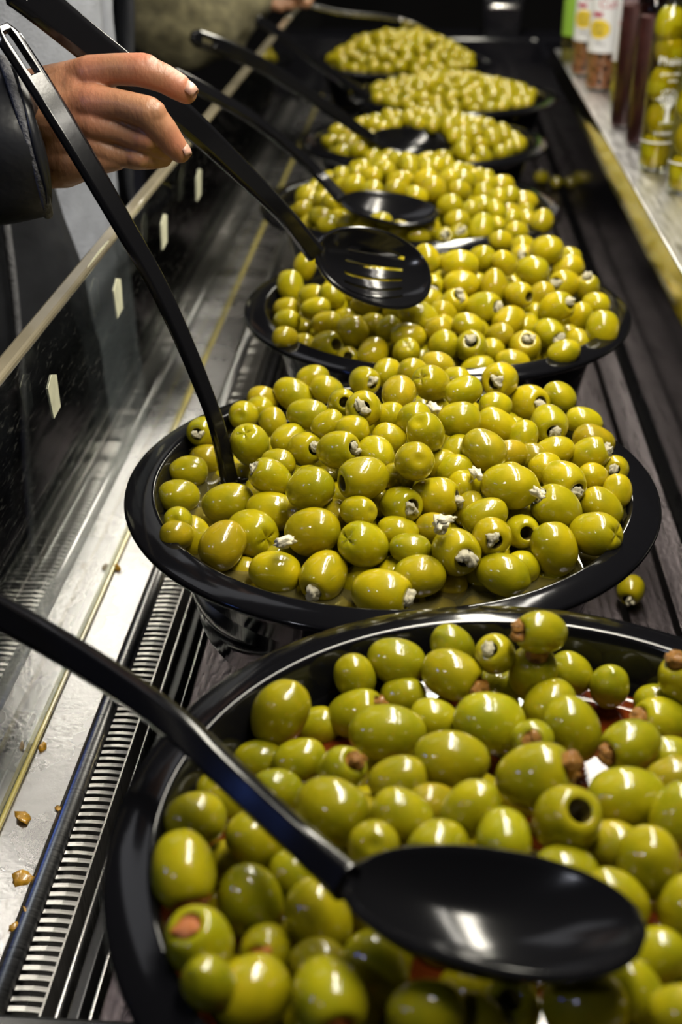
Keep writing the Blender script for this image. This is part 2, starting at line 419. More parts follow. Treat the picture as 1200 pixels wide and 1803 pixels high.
# slotted air grille: a dark trough with single slats
gr = cbox('grille', -0.1843, -0.1660, Y0, Y1, -0.034, -0.026, 'blackgap')
cbox('grille_edge', -0.1672, -0.1662, Y0, Y1, -0.026, 0.0015, 'slat', 0, gr).matrix_parent_inverse = Matrix.Identity(4)
sv = []
w0, w1, hw = -0.1842, -0.1673, 0.0014
sl_me = None
y = Y0 + 0.006; k = 0
rnd = random.Random(3)
while y < Y1 - 0.05:
    if sl_me is None:
        nx = 5; v = []; f = []
        for i in range(nx):
            x = (w1 - w0) * (i / (nx - 1) - 0.5)
            zz = -0.0020 + 0.0006 * math.sin(math.pi * i / (nx - 1))
            v += [(x, -hw, zz - 0.0007), (x, -hw, zz), (x, hw, zz), (x, hw, zz - 0.0007)]
        for i in range(nx - 1):
            for j in range(4):
                f.append((i * 4 + j, i * 4 + (j + 1) % 4, i * 4 + 4 + (j + 1) % 4, i * 4 + 4 + j))
        f.append((0, 1, 2, 3)); f.append(tuple((nx - 1) * 4 + j for j in (3, 2, 1, 0)))
        o = mesh('slat', v, f, 'slat', gr, False); sl_me = o.data
        b = bmesh.new(); b.from_mesh(sl_me); bmesh.ops.recalc_face_normals(b, faces=b.faces); b.to_mesh(sl_me); b.free()
    else:
        o = link(bpy.data.objects.new('slat', sl_me), gr)
    o.location = ((w0 + w1) / 2 - CL.x, y - CL.y, -CL.z); o.rotation_euler = (rnd.uniform(-0.12, 0.12), 0, rnd.uniform(-0.02, 0.02))
    k += 1; y += 0.0060
# narrow rails between grille and deck
cbox('rail', -0.1590, -0.1578, Y0, Y1, -0.030, 0.004, 'steel', 0.0003)
cbox('rail', -0.1560, -0.1500, Y0, Y1, -0.030, -0.004, 'darkmetal', 0.001)
cbox('rail', -0.1440, -0.1425, Y0, Y1, -0.030, 0.001, 'steel', 0.0004)
# deck planks under the bowls
x = -0.1395; k = 0
while x < 0.2140:
    w = [0.030, 0.022, 0.034][k % 3]
    cbox('deck_plank', x, min(x + w, 0.2180), Y0, Y1, -0.030, -0.0005, 'deck', 0.0012)
    x += w + 0.0042; k += 1
# back panel and shelf on the staff side
cbox('back_panel', 0.2190, 0.2300, Y0 - 0.06, Y1, -0.036, 0.1285, 'blackgloss')
sh = cbox('shelf', 0.2310, 0.60, Y0 - 0.06, Y1 - 0.35, 0.1290, 0.1490, 'shelf', 0.0012)
extrude('shelf_edge', [(0.2308, 0.1486), (0.2296, 0.1488), (0.2182, 0.1293), (0.2200, 0.1287), (0.2308, 0.1287)], Y0 - 0.06, Y1 - 0.35, 'mirror', sh, smooth=False)
# glass guard with thick ground edge, a yellow strip added for its bottom edge's glow and scraps of tape
gp = cbox('glass_pane', -0.2345, -0.2262, Y0 - 0.06, Y1, 0.0005, 0.2240, 'glass')
cbox('ground_edge', -0.2352, -0.2245, Y0 - 0.06, Y1, 0.2242, 0.2300, 'edge', 0.002, gp)
cbox('edge_glow', -0.2262, -0.2232, Y0, Y1, 0.0002, 0.0032, 'edge_glow', 0.0012, gp)
def tape(px, py, h, w, tilt):
    r = ray(px, py); t = -0.2260 / r.x; c = CAM + r * t
    pts = [(-w, -h * .55), (w * .6, -h * .5), (w, h * .35), (0.1 * w, h * .5), (-w, h * .3)]
    v = []
    for a, b in pts: v.append((-0.2260, c.y + a + b * tilt, c.z + b))
    for a, b in pts: v.append((-0.2255, c.y + a + b * tilt, c.z + b))
    n = len(pts)
    f = [tuple(range(n)), tuple(range(2 * n - 1, n - 1, -1))] + [(i, (i + 1) % n, n + (i + 1) % n, n + i) for i in range(n)]
    return mesh('tape', v, f, 'tape', gp, False, CL)
for a in [(95, 692, 0.026, 0.010, -0.2), (208, 520, 0.027, 0.012, -0.15), (289, 404, 0.026, 0.013, 0.1), (350, 322, 0.026, 0.014, 0.2), (172, 452, 0.006, 0.030, 1.0)]:
    tape(*a)

# ------------------------------------------------------------------ bowls
BOWLS = [None, (0.050, 0.350, 0.012), (-0.014, 0.664, 0.0), (0.014, 0.990, 0.0), (-0.014, 1.317, 0.0),
         (-0.002, 1.644, 0.0), (0.040, 1.969, 0.0), (-0.047, 2.288, 0.0)]
BNAME = ['', 'nearest', 'second', 'third', 'fourth', 'fifth', 'sixth', 'farthest']
BR = 0.1630
def bowl(k):
    x, y, dz = BOWLS[k]; rz = RIM + dz
    outer = [(0.0, 0.0), (0.086, 0.0), (0.092, 0.006), (0.100, 0.020), (0.112, 0.048), (0.113, 0.050), (0.1225, 0.054), (0.1285, 0.085), (0.1345, 0.112), (0.1410, 0.129), (0.1612, 0.1322), (0.1626, 0.1334)]
    inner = [(BR, 0.1350), (0.1626, 0.1364), (0.1612, 0.1373), (0.1466, 0.1396), (0.1453, 0.1395), (0.1443, 0.1390), (0.1437, 0.1380), (0.1405, 0.1300), (0.1300, 0.0930), (0.1190, 0.0550), (0.1050, 0.0280), (0.080, 0.0130), (0.0, 0.0110)]
    s = rz / RIM
    prof = [(r, z * s if z < 0.12 else z + dz) for r, z in outer + inner]
    v, f = lathe(prof, 96, (x, y, 0))
    o = mesh('serving_bowl', v, f, 'bowl', None, True, (x, y, 0)); o.location = (x, y, 0)
    lab = ['', 'large black serving bowl nearest the camera, its olives in red oil', 'large black wide-rimmed serving bowl with white-filled olives and pale brine, second from the camera',
           'black wide-rimmed serving bowl under the slotted spoon held in the hand', 'black serving bowl fourth from the camera with a spoon lying in it',
           'black serving bowl fifth from the camera, a spoon across its olives', 'black serving bowl second from the far end, sixth from the camera', 'black serving bowl at the far end of the row'][k]
    tag(o, lab, 'bowl', 'black serving bowls in a row')
    return o
for k in range(1, 8): bowl(k)
def liquid(k, depth, m, lab, cat):
    x, y, dz = BOWLS[k]; z = RIM + dz - depth
    r = 0.1405 - max(0, depth - 0.010) * 0.27 - 0.0008
    prof = [(0.0, 0.0), (r * 0.4, 0.0), (r * 0.8, 0.0), (r - 0.003, 0.0003), (r, 0.0015)]
    v, f = lathe(prof, 72, (x, y, z))
    rr = random.Random(k)
    v = [(a, b, c + 0.00025 * mnoise.noise(Vector((a * 60, b * 60, k)))) for a, b, c in v]
    o = mesh('pool_of_' + cat, v, f, m, None, True, (x, y, z)); o.location = (x, y, z)
    tag(o, lab, cat, kind='stuff')
liquid(1, 0.028, 'oil', 'red spiced oil pooled between the olives of the nearest bowl', 'oil')
liquid(2, 0.016, 'brine', 'pale cloudy brine around the olives of the second bowl', 'brine')

# ------------------------------------------------------------------ olives
# Each entry: centre in the frame, apparent length and width (px), slant of the long axis (deg), kind, and for
# kinds with a visible end the place of that end.  They are unprojected onto the heap of their bowl at real size.
# kinds: p plain, d dull, n pointed tip, h open hole, w white filling, c cross-cut end, o orange paste, r red pimento, x dimple
B1L = [(493,1257,120,97,80,'n',(520,1203)),(625,1193,98,70,-15,'n',(614,1162)),(697,1165,105,82,-15,'p'),(795,1188,130,86,-3,'o',(855,1215)),(797,1138,86,70,-15,'n',(775,1118)),
(710,1225,80,66,10,'p'),(627,1257,122,84,12,'o',(682,1236)),(682,1290,136,96,-2,'p'),(557,1280,80,66,20,'p'),(763,1267,90,70,-10,'p'),
(527,1340,98,78,20,'p'),(455,1340,80,64,0,'p'),(600,1357,92,78,-25,'o',(622,1334)),(582,1427,134,112,-18,'p'),(487,1392,84,70,-15,'p'),(390,1403,95,72,-40,'p'),
(343,1443,106,92,0,'p'),(453,1478,116,100,-40,'p'),(323,1533,124,112,110,'r',(336,1582)),(442,1590,140,112,-55,'n',(418,1530)),(562,1616,140,108,-65,'p'),
(352,1660,122,112,-20,'r',(336,1616)),(468,1673,102,84,0,'r',(457,1670)),(368,1733,96,84,30,'n',(352,1700)),(438,1750,146,124,15,'p'),(580,1756,126,124,0,'r',(597,1788)),
(663,1706,140,108,-60,'p'),(750,1785,140,112,10,'p'),(897,1778,125,104,0,'h',(892,1742)),(1030,1768,150,125,0,'p'),(1115,1745,120,94,-60,'p'),(1153,1683,104,84,25,'p'),
(1200,1785,120,100,20,'p'),(1207,1595,114,92,70,'p'),(1140,1522,130,108,110,'n',(1140,1462)),(997,1443,120,114,0,'h',(1010,1414)),(1103,1405,142,104,5,'p'),
(942,1367,130,112,25,'o',(1000,1345)),(937,1305,66,58,10,'o',(930,1296)),(1110,1313,110,88,-20,'o',(1066,1325)),(1005,1283,120,100,-60,'p'),(967,1243,105,82,50,'p'),
(937,1185,122,86,75,'o',(938,1150)),(952,1113,104,74,5,'o',(912,1112)),(872,1152,80,62,100,'w',(858,1140)),(1005,1186,74,60,-40,'p'),(1072,1210,80,62,10,'n',(1072,1184)),
(1158,1240,70,56,-10,'p'),(1205,1200,100,86,60,'o',(1186,1164)),(1165,1272,112,86,-20,'o',(1122,1262)),(862,1273,130,106,-15,'p'),(873,1212,74,58,0,'p'),
(795,1337,140,96,-5,'p'),(700,1373,108,80,15,'p'),(707,1437,116,92,-25,'p'),(827,1427,122,92,20,'n',(862,1385)),(658,1490,100,88,0,'x',(656,1475)),
(772,1492,122,92,5,'r',(735,1505)),(887,1477,102,96,80,'p'),(997,1535,104,78,-12,'p'),(1085,1582,110,80,-40,'p'),(1180,1335,90,68,0,'p'),(1185,1372,90,70,10,'d'),
(1192,1437,124,92,70,'p'),(1077,1490,100,88,20,'d'),(397,1522,90,76,30,'d'),(520,1545,96,78,-60,'p'),(830,1800,110,92,10,'p'),(640,1440,90,80,0,'d'),(560,1700,90,80,0,'d'),(760,1420,90,78,0,'d')]
B2L = [(357,759,60,52,90,'w',(350,766)),(429,731,60,50,0,'x',(425,735)),(441,784,70,67,0,'c',(433,765)),(462,703,56,46,-10,'d'),(457,720,50,44,0,'p'),(480,744,56,46,110,'p'),
(517,696,78,56,-35,'p'),(550,666,60,46,15,'p'),(575,686,62,48,-25,'p'),(542,730,82,54,-10,'p'),(577,748,60,48,30,'p'),(602,708,52,46,0,'h',(606,711)),
(641,671,62,50,0,'w',(655,677)),(640,720,68,62,90,'w',(638,721)),(680,656,54,48,45,'p'),(702,694,66,60,80,'d'),(685,734,56,50,30,'p'),(620,757,62,50,0,'p'),
(507,774,64,54,30,'p'),(537,791,66,60,90,'w',(554,791)),(595,792,72,65,0,'w',(622,790)),(662,800,68,60,-50,'p'),(685,772,60,48,-20,'p'),(729,812,74,68,-60,'x',(734,812)),
(490,816,62,50,0,'p'),(639,842,99,74,3,'h',(597,852)),(475,840,86,61,-10,'w',(440,822)),(546,861,86,75,15,'p'),(315,874,72,60,0,'p'),(332,830,70,54,0,'p'),(367,812,66,60,0,'d'),
(401,886,92,68,10,'p'),(480,901,96,68,-8,'p'),(442,939,96,82,-10,'c',(471,947)),(392,960,92,78,60,'d'),(342,945,78,60,110,'p'),(314,918,62,50,0,'x',(312,917)),(312,942,56,50,0,'d'),
(484,1007,94,74,-12,'p'),(425,1008,66,56,10,'d'),(551,936,98,82,15,'p'),(640,959,93,77,0,'c',(612,948)),(705,890,80,67,0,'w',(724,892)),(630,900,72,52,-5,'x',(652,902)),
(592,907,66,54,-30,'d'),(700,937,72,52,-15,'p'),(722,967,76,56,-8,'p'),(738,1014,94,74,5,'p'),(570,1013,80,78,0,'w',(552,1040)),(672,1046,116,86,-5,'w',(728,1056)),(632,1028,80,66,20,'p'),
(896,856,100,79,-12,'n',(948,866)),(767,876,89,70,-15,'w',(806,876)),(817,855,60,54,10,'p'),(800,827,66,50,15,'p'),(826,897,62,52,60,'d'),(853,908,88,60,20,'p'),
(865,945,77,67,0,'w',(866,952)),(801,971,85,82,0,'w',(815,981)),(918,936,70,60,90,'h',(922,938)),(980,896,102,76,-38,'w',(938,868)),(976,967,99,78,-65,'n',(958,925)),
(885,1011,98,74,-22,'n',(930,1028)),(918,1000,66,60,0,'p'),(992,847,81,67,-20,'w',(1010,864)),(1042,841,56,52,0,'p'),(1057,895,85,66,-40,'p'),(1047,940,78,76,0,'c',(1075,940)),
(1085,866,66,52,80,'p'),(1082,826,54,46,0,'w',(1076,828)),(1037,800,84,58,10,'w',(1074,786)),(975,794,76,50,12,'p'),(1045,776,89,54,-20,'d'),(1027,742,72,48,-15,'p'),
(966,745,77,63,90,'w',(969,763)),(984,699,62,50,-35,'p'),(929,710,70,63,0,'w',(946,713)),(880,669,63,61,0,'w',(867,676)),(875,750,79,58,-30,'p'),(920,770,64,50,70,'p'),
(851,792,84,68,-35,'d'),(808,739,79,61,0,'p'),(750,762,73,64,-60,'x',(736,746)),(759,675,64,60,0,'c',(740,668)),(815,689,68,52,20,'p'),(727,653,54,44,0,'p'),(770,642,62,44,-20,'d'),
(802,668,48,42,0,'p'),(727,738,62,54,45,'p'),(872,715,60,48,0,'p'),(805,793,60,50,60,'p'),(777,817,54,46,0,'p'),(937,806,58,48,0,'d'),(960,823,60,50,20,'p'),
(660,885,60,50,0,'d'),(760,930,60,52,0,'d'),(790,1030,60,52,0,'d'),(530,905,60,52,0,'d'),(700,840,60,50,0,'d'),(900,800,60,50,0,'d'),(1010,810,60,50,0,'d')]
B3L = [(536,470,54,40,75,'n',(543,446)),(511,505,60,46,100,'p'),(550,522,50,42,0,'p'),(555,544,54,40,10,'p'),(504,545,48,42,0,'p'),(505,567,48,44,0,'p'),(502,595,46,40,0,'d'),(532,607,46,40,0,'p'),
(575,570,56,42,5,'p'),(576,610,64,53,-10,'h',(592,610)),(620,582,60,52,-50,'p'),(655,572,46,42,0,'p'),(656,622,60,52,60,'p'),(612,631,44,40,0,'h',(612,630)),(706,544,72,48,20,'p'),
(736,558,77,55,-25,'p'),(780,554,52,46,-40,'p'),(758,530,46,42,0,'p'),(798,536,52,48,0,'w',(806,524)),(850,542,58,55,0,'w',(872,545)),(824,574,60,44,-25,'p'),(718,592,73,46,-5,'p'),
(683,580,50,42,45,'p'),(715,622,54,48,0,'c',(715,612)),(780,610,57,52,80,'p'),(781,578,46,40,90,'n',(778,566)),(830,612,60,56,0,'w',(826,605)),(840,649,64,44,15,'p'),(862,617,48,42,0,'p'),
(895,566,65,51,45,'w',(876,582)),(923,614,79,56,-5,'w',(924,602)),(902,638,72,44,-8,'p'),(926,574,50,44,50,'p'),(966,586,58,48,-20,'w',(978,600)),(978,542,61,53,5,'w',(998,537)),
(992,621,60,44,20,'p'),(1017,602,48,42,-60,'p'),(1060,580,69,55,85,'p'),(1022,558,50,44,90,'p'),(1048,536,48,42,-10,'p'),(994,500,65,49,-10,'w',(975,502)),(999,472,60,44,15,'p'),
(1034,508,50,42,80,'w',(1030,492)),(952,521,52,44,50,'d'),(913,519,50,44,0,'h',(928,526)),(869,504,63,46,85,'p'),(937,476,59,50,-20,'p'),(809,465,69,48,-5,'p'),(812,500,69,46,0,'p'),
(847,455,48,44,0,'p'),(887,463,48,42,-30,'p'),(962,441,57,51,0,'p'),(921,436,46,42,0,'p'),(918,452,46,42,0,'w',(916,456)),(1000,455,46,40,0,'p'),(761,502,46,40,80,'w',(762,512)),
(752,455,56,42,-60,'p'),(584,522,52,42,-50,'p'),(655,500,70,52,-30,'p'),(770,580,46,42,0,'d'),(880,590,46,42,0,'d')]
B4L = [(748,321,48,45,0,'p'),(764,333,46,42,0,'p'),(816,317,46,36,0,'p'),(809,336,42,36,0,'p'),(881,328,50,38,10,'p'),(846,341,42,36,0,'p'),(874,350,40,36,0,'p'),(791,361,44,38,0,'p'),(846,363,44,36,0,'p'),
(921,356,52,38,5,'p'),(897,376,42,36,0,'p'),(872,371,42,34,-50,'p'),(953,391,48,40,60,'p'),(923,388,42,36,0,'p'),(847,403,58,46,75,'p'),(804,389,48,38,0,'p'),(756,405,43,42,0,'p'),(782,419,38,36,0,'w',(783,418)),
(806,415,40,36,0,'w',(810,410)),(909,408,42,36,0,'p'),(881,425,44,38,0,'p'),(622,326,44,36,0,'p'),(653,312,40,36,0,'p'),(701,319,42,36,0,'p'),(698,334,42,36,0,'p'),(654,335,42,34,0,'p'),(542,352,40,34,0,'p'),
(570,353,38,34,0,'p'),(586,357,40,36,0,'p'),(535,370,38,34,0,'p'),(565,382,46,36,-10,'p'),(577,396,42,34,0,'p'),(614,394,40,37,0,'p'),(670,391,42,34,0,'p'),(703,405,40,34,0,'p'),(736,416,42,34,0,'p'),(733,347,40,34,0,'p'),(640,405,42,36,0,'p')]
HEAP = {1: (-0.020, 0.030, 0.00, -0.02), 2: (-0.010, 0.052, 0.015, 0.02), 3: (-0.008, 0.050, 0.005, 0.01), 4: (-0.006, 0.046, 0.0, 0.0),
        5: (-0.006, 0.028, 0.0, 0.0), 6: (-0.006, 0.024, 0.0, 0.0), 7: (-0.004, 0.046, 0.0, 0.0)}
def heap_z(k, x, y):
    a, b, sx, sy = HEAP[k]; bx, by, dz = BOWLS[k]
    rho2 = ((x - bx - sx) ** 2 + (y - by - sy) ** 2) / 0.130 ** 2
    return RIM + dz + a + b * (1 - min(rho2, 1.03))
def heap_hit(k, px, py):
    r = ray(px, py); bx, by, dz = BOWLS[k]
    d = 0.2; prev = None
    while d < 3.2:
        p = CAM + r * d
        if p.z < heap_z(k, p.x, p.y) or p.y > by + 0.112: return d
        d += 0.001
    return d

# ---- olive meshes (long axis +X = the end that may be open), unit half-width 1, half-length 1.3
ASP = 1.30
def olive_shape(kind, seed, seg=30, rings=20):
    prof = []
    hole = kind in 'hw'
    for i in range(rings + 1):
        t = math.pi * i / rings
        xx = ASP * math.cos(t) * (1 - 0.04 * math.cos(t) ** 4)
        rr = math.sin(t) ** 0.94 * (1 + 0.05 * math.cos(t))
        prof.append([xx, rr])
    if kind == 'n':
        for p in prof:
            if p[0] > 0: p[0] += 0.13 * math.exp(-(p[1] / 0.26) ** 2)
    if kind in 'xc':
        for p in prof:
            if p[0] > 0: p[0] -= 0.16 * math.exp(-(p[1] / 0.30) ** 2)
    if hole or kind in 'or':
        R = 0.40 if hole else 0.42
        body = [p for p in prof if not (p[0] > 0 and p[1] < R + 0.10)]
        xl = body[0][0]
        if hole: lip = [[0.1, 0.0], [0.25, R * 0.80], [xl - 0.10, R * 0.88], [xl + 0.02, R * 0.94], [xl + 0.055, R + 0.02]]
        else: lip = [[xl - 0.06, 0.0], [xl - 0.05, R * 0.9], [xl + 0.00, R * 0.98], [xl + 0.035, R + 0.04]]
        prof = lip + body
    else:
        prof[0][1] = 0.0
    prof[-1][1] = 0.0
    v = []; f = []; n = len(prof)
    off = Vector((seed * 5.3, seed * 1.7, seed * 2.9))
    for i, (xx, rr) in enumerate(prof):
        for j in range(seg):
            a = 2 * math.pi * j / seg
            p = Vector((xx, rr * math.cos(a), rr * math.sin(a)))
            q = p * (1 + 0.05 * mnoise.noise(p * 0.9 + off) + 0.012 * mnoise.noise(p * 2.6 + off))
            if kind == 'c' and xx > 0 and rr < 0.62:   # a cross cut into the end
                g = min(abs(math.sin(2 * a)), 1)
                q.x -= 0.16 * max(0, 1 - g / 0.5) * (1 - rr / 0.62) ** 0.6
            v.append(tuple(q))
    for i in range(n - 1):
        for j in range(seg):
            k2 = (j + 1) % seg
            f.append((i * seg + j, i * seg + k2, (i + 1) * seg + k2, (i + 1) * seg + j))
    mats = []
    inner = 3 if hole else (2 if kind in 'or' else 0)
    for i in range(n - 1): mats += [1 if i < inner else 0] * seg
    return v, f, mats
OLIVE_ME = {}
def olive_mesh(kind, variant, skin):
    key = (kind, variant, skin)
    if key not in OLIVE_ME:
        v, f, mats = olive_shape(kind, variant + 1)
        me = bpy.data.meshes.new('olive_' + kind)
        me.from_pydata(v, [], f)
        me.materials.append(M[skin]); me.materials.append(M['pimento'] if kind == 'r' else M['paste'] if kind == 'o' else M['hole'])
        me.polygons.foreach_set('material_index', mats)
        me.polygons.foreach_set('use_smooth', [True] * len(f))
        bm = bmesh.new(); bm.from_mesh(me); bmesh.ops.remove_doubles(bm, verts=bm.verts, dist=1e-5)
        bmesh.ops.recalc_face_normals(bm, faces=bm.faces); bm.to_mesh(me); bm.free()
        OLIVE_ME[key] = me
    return OLIVE_ME[key]
FILL_ME = {}
def filling_mesh(kind, variant):
    key = (kind, variant)
    if key not in FILL_ME:
        bm = bmesh.new()
        rr = random.Random(variant * 7 + len(kind))
        pieces = {'w': 3, 'b': 2, 'o': 5, 'r': 2}[kind]
        for q in range(pieces):
            b2 = bmesh.new(); bmesh.ops.create_icosphere(b2, subdivisions=3, radius=1.0)
            size = {'w': 0.24, 'b': 0.16, 'o': 0.24, 'r': 0.30}[kind] * rr.uniform(0.75, 1.25)
            c = Vector(({'w': 1.10, 'b': 1.13, 'o': 1.17, 'r': 1.06}[kind] + rr.uniform(-0.06, 0.06), rr.uniform(-0.2, 0.2), rr.uniform(-0.2, 0.2)))
            sq = Vector((rr.uniform(0.7, 1.3), rr.uniform(0.6, 1.4), rr.uniform(0.6, 1.4)))
            if kind == 'r': sq.x = 0.20
            for v in b2.verts:
                d = 1 + 0.55 * mnoise.noise(v.co * 1.7 + Vector((variant, q, 3))) + 0.3 * mnoise.noise(v.co * 4.0 + Vector((q, variant, 5)))
                v.co = c + Vector((v.co.x * sq.x, v.co.y * sq.y, v.co.z * sq.z)) * size * d
            t = bpy.data.meshes.new('t'); b2.to_mesh(t); b2.free(); bm.from_mesh(t); bpy.data.meshes.remove(t)
        me = bpy.data.meshes.new('filling'); bm.to_mesh(me); bm.free()
        me.materials.append(M[{'w': 'garlic', 'b': 'blue', 'o': 'paste', 'r': 'pimento'}[kind]])
        me.polygons.foreach_set('use_smooth', [True] * len(me.polygons))
        FILL_ME[key] = me
    return FILL_ME[key]

def solve_heap(k, lst, wtyp):
    """depths along the view rays so that the olives rest against one another instead of passing through."""
    rr = random.Random(k * 11)
    O = []
    for e in lst:
        px, py, Lp, Wp, ang, kind = e[:6]
        end = e[6] if len(e) > 6 else None
        d = heap_hit(k, px, py)
        lo = 0.80 * wtyp(d)
        if k == 1 and ((px - 880) / 290) ** 2 + ((py - 1640) / 150) ** 2 < 1: d += 0.014
        score = py + Wp * 0.5 + 0.8 * (Wp - wtyp(d))
        if kind == 'd' and Wp <= wtyp(d) * 0.9: score -= 25
        if Wp < lo: Lp *= lo / Wp; Wp = lo
        a = math.radians(ang)
        if end is not None:
            n = Vector(((end[0] - px) / (Wp * 0.55), -(end[1] - py) / (Wp * 0.55)))
            if n.length > 0.93: n = n.normalized() * 0.93
            ax = Vector((n.x, n.y, math.sqrt(max(0, 1 - n.length_squared))))
            asp = ASP; b = min(Lp, Wp) / 2
        else:
            q = min(Lp / Wp, 1.45); asp = max(1.24, min(1.42, q))
            c2 = max(0.05, min(1, (q * q - 1) / (asp * asp - 1)))
            ct = math.sqrt(c2); st = math.sqrt(1 - c2) * rr.choice([-1, 1])
            ax = Vector((math.cos(a) * ct, math.sin(a) * ct, st)); b = Wp / 2
            if rr.random() < 0.5: ax = -ax
        axw = (CR * ax.x + CU * ax.y - CF * ax.z).normalized()
        O.append(dict(px=px, py=py, d=d, d0=d, b=b, asp=asp, ax=axw, kind=kind, score=score, ray=ray(px, py)))
    n = len(O)
    for it in range(70):
        moved = 0
        for i in range(n):
            for j in range(i + 1, n):
                A, B = O[i], O[j]
                if abs(A['px'] - B['px']) + abs(A['py'] - B['py']) > 3.2 * (A['b'] + B['b']): continue
                pa, pb = CAM + A['ray'] * A['d'], CAM + B['ray'] * B['d']
                dv = pb - pa; dist = dv.length
                if dist < 1e-6: dv = Vector((0, 0.001, 0)); dist = 0.001
                u = dv / dist
                def rad(Q):
                    s_ = Q['b'] * Q['d'] / FPX; c = (u.dot(Q['ax'])) ** 2
                    return s_ / math.sqrt(c / Q['asp'] ** 2 + 1 - c)
                ov = 0.95 * (rad(A) + rad(B)) - dist
                if ov > 0:
                    f, g = (A, B) if A['score'] > B['score'] else (B, A)
                    st = min(ov * 0.35, 0.0015)
                    if f['d0'] - f['d'] < 0.016: f['d'] -= st * 0.5
                    if g['d'] - g['d0'] < 0.024: g['d'] += st
                    moved += 1
        if not moved: break
    bx, by, dz = BOWLS[k]
    for o in O:                                  # keep them off the bowl's wall
        for t in range(45):
            p = CAM + o['ray'] * o['d']; b = o['b'] * o['d'] / FPX
            below = RIM + dz - p.z
            rad = math.hypot(p.x - bx, p.y - by)
            if below > -0.002 and rad > 0.1425 - 0.25 * max(0, below) - b * 0.9: o['d'] -= 0.001
            else: break
    return O

LAT = [(-0.62, 'far left'), (-0.25, 'left'), (0.25, 'centre'), (0.62, 'right'), (9, 'far right')]
BAND = [(-0.5, 'at the back'), (-0.15, 'behind the middle'), (0.2, 'halfway'), (0.55, 'before the middle'), (9, 'at the front')]
KW = {'p': 'plain green olive', 'd': 'dull brownish olive', 'n': 'olive with pointed tip', 'h': 'pitted olive, hole showing', 'w': 'olive with white filling',
      'c': 'olive with cross-cut end', 'o': 'olive with orange paste', 'r': 'olive with pimento end', 'x': 'olive with dimpled end'}
ORD = ['first', 'second', 'third', 'fourth', 'fifth', 'sixth', 'seventh', 'eighth', 'ninth']
PLACED = []
def build_bowl_olives(k, lst, wtyp, skin, tint):
    O = solve_heap(k, lst, wtyp)
    rr = random.Random(100 + k)
    xs = [o['px'] for o in O]; ys = [o['py'] for o in O]
    cx, cy = (min(xs) + max(xs)) / 2, (min(ys) + max(ys)) / 2
    hx, hy = (max(xs) - min(xs)) / 2, (max(ys) - min(ys)) / 2
    keys = {}
    for o in O:
        u, v = (o['px'] - cx) / hx, (o['py'] - cy) / hy
        lat = next(w for t, w in LAT if u <= t); band = next(w for t, w in BAND if v <= t)
        o['key'] = (o['kind'], band, lat); keys.setdefault(o['key'], []).append(o)
    for key, grp in keys.items():
        grp.sort(key=lambda q: q['px'])
        for i, o in enumerate(grp):
            lab = f"{KW[key[0]]} {key[1]}, {key[2]}, of the {BNAME[k]} bowl"
            if len(grp) > 1: lab += f", {ORD[i]} from left"
            o['label'] = lab
    for i, o in enumerate(O):
        loc = CAM + o['ray'] * o['d']
        b = 1.04 * o['b'] * o['d'] / FPX
        kind = o['kind']; mk = 'p' if kind == 'd' else kind
        ob = bpy.data.objects.new('green_olive', olive_mesh(mk, i % 4, skin)); COL.objects.link(ob)
        x = o['ax']; side = x.cross(Vector((0.3, 0.2, 1))).normalized(); up = x.cross(side)
        ob.matrix_world = Matrix.Translation(loc) @ Matrix((x, side, up)).transposed().to_4x4() @ Matrix.Rotation(rr.uniform(0, 6.28), 4, 'X') @ Matrix.Diagonal((b * o['asp'] / ASP, b, b, 1))
        g = rr.uniform(0.86, 1.12); w = rr.uniform(-0.05, 0.05)
        c = [tint[0] * g * (1 + w), tint[1] * g, tint[2] * g]
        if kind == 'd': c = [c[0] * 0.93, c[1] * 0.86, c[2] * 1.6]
        ob.color = (*c, 1)
        tag(ob, o['label'], 'olive', f'green olives in the {BNAME[k]} bowl')
        PLACED.append((loc, b * 1.1))
        if kind in 'wor':
            fl = bpy.data.objects.new('white_filling' if kind == 'w' else 'orange_paste' if kind == 'o' else 'red_pimento', filling_mesh(kind, i % 5)); COL.objects.link(fl); fl.parent = ob
            if kind == 'w' and k == 2 and i % 3 == 0:
                f2 = bpy.data.objects.new('blue_grey_filling', filling_mesh('b', i % 5)); COL.objects.link(f2); f2.parent = ob
build_bowl_olives(1, B1L, lambda d: 0.0225 * FPX / d, 'olive_spiced', (0.94, 0.97, 1.0))
build_bowl_olives(2, B2L, lambda d: 0.0215 * FPX / d, 'olive', (1.0, 1.0, 1.0))
build_bowl_olives(3, B3L, lambda d: 0.0205 * FPX / d, 'olive', (1.02, 1.0, 1.0))
build_bowl_olives(4, B4L, lambda d: 0.0200 * FPX / d, 'olive', (1.0, 0.98, 1.0))

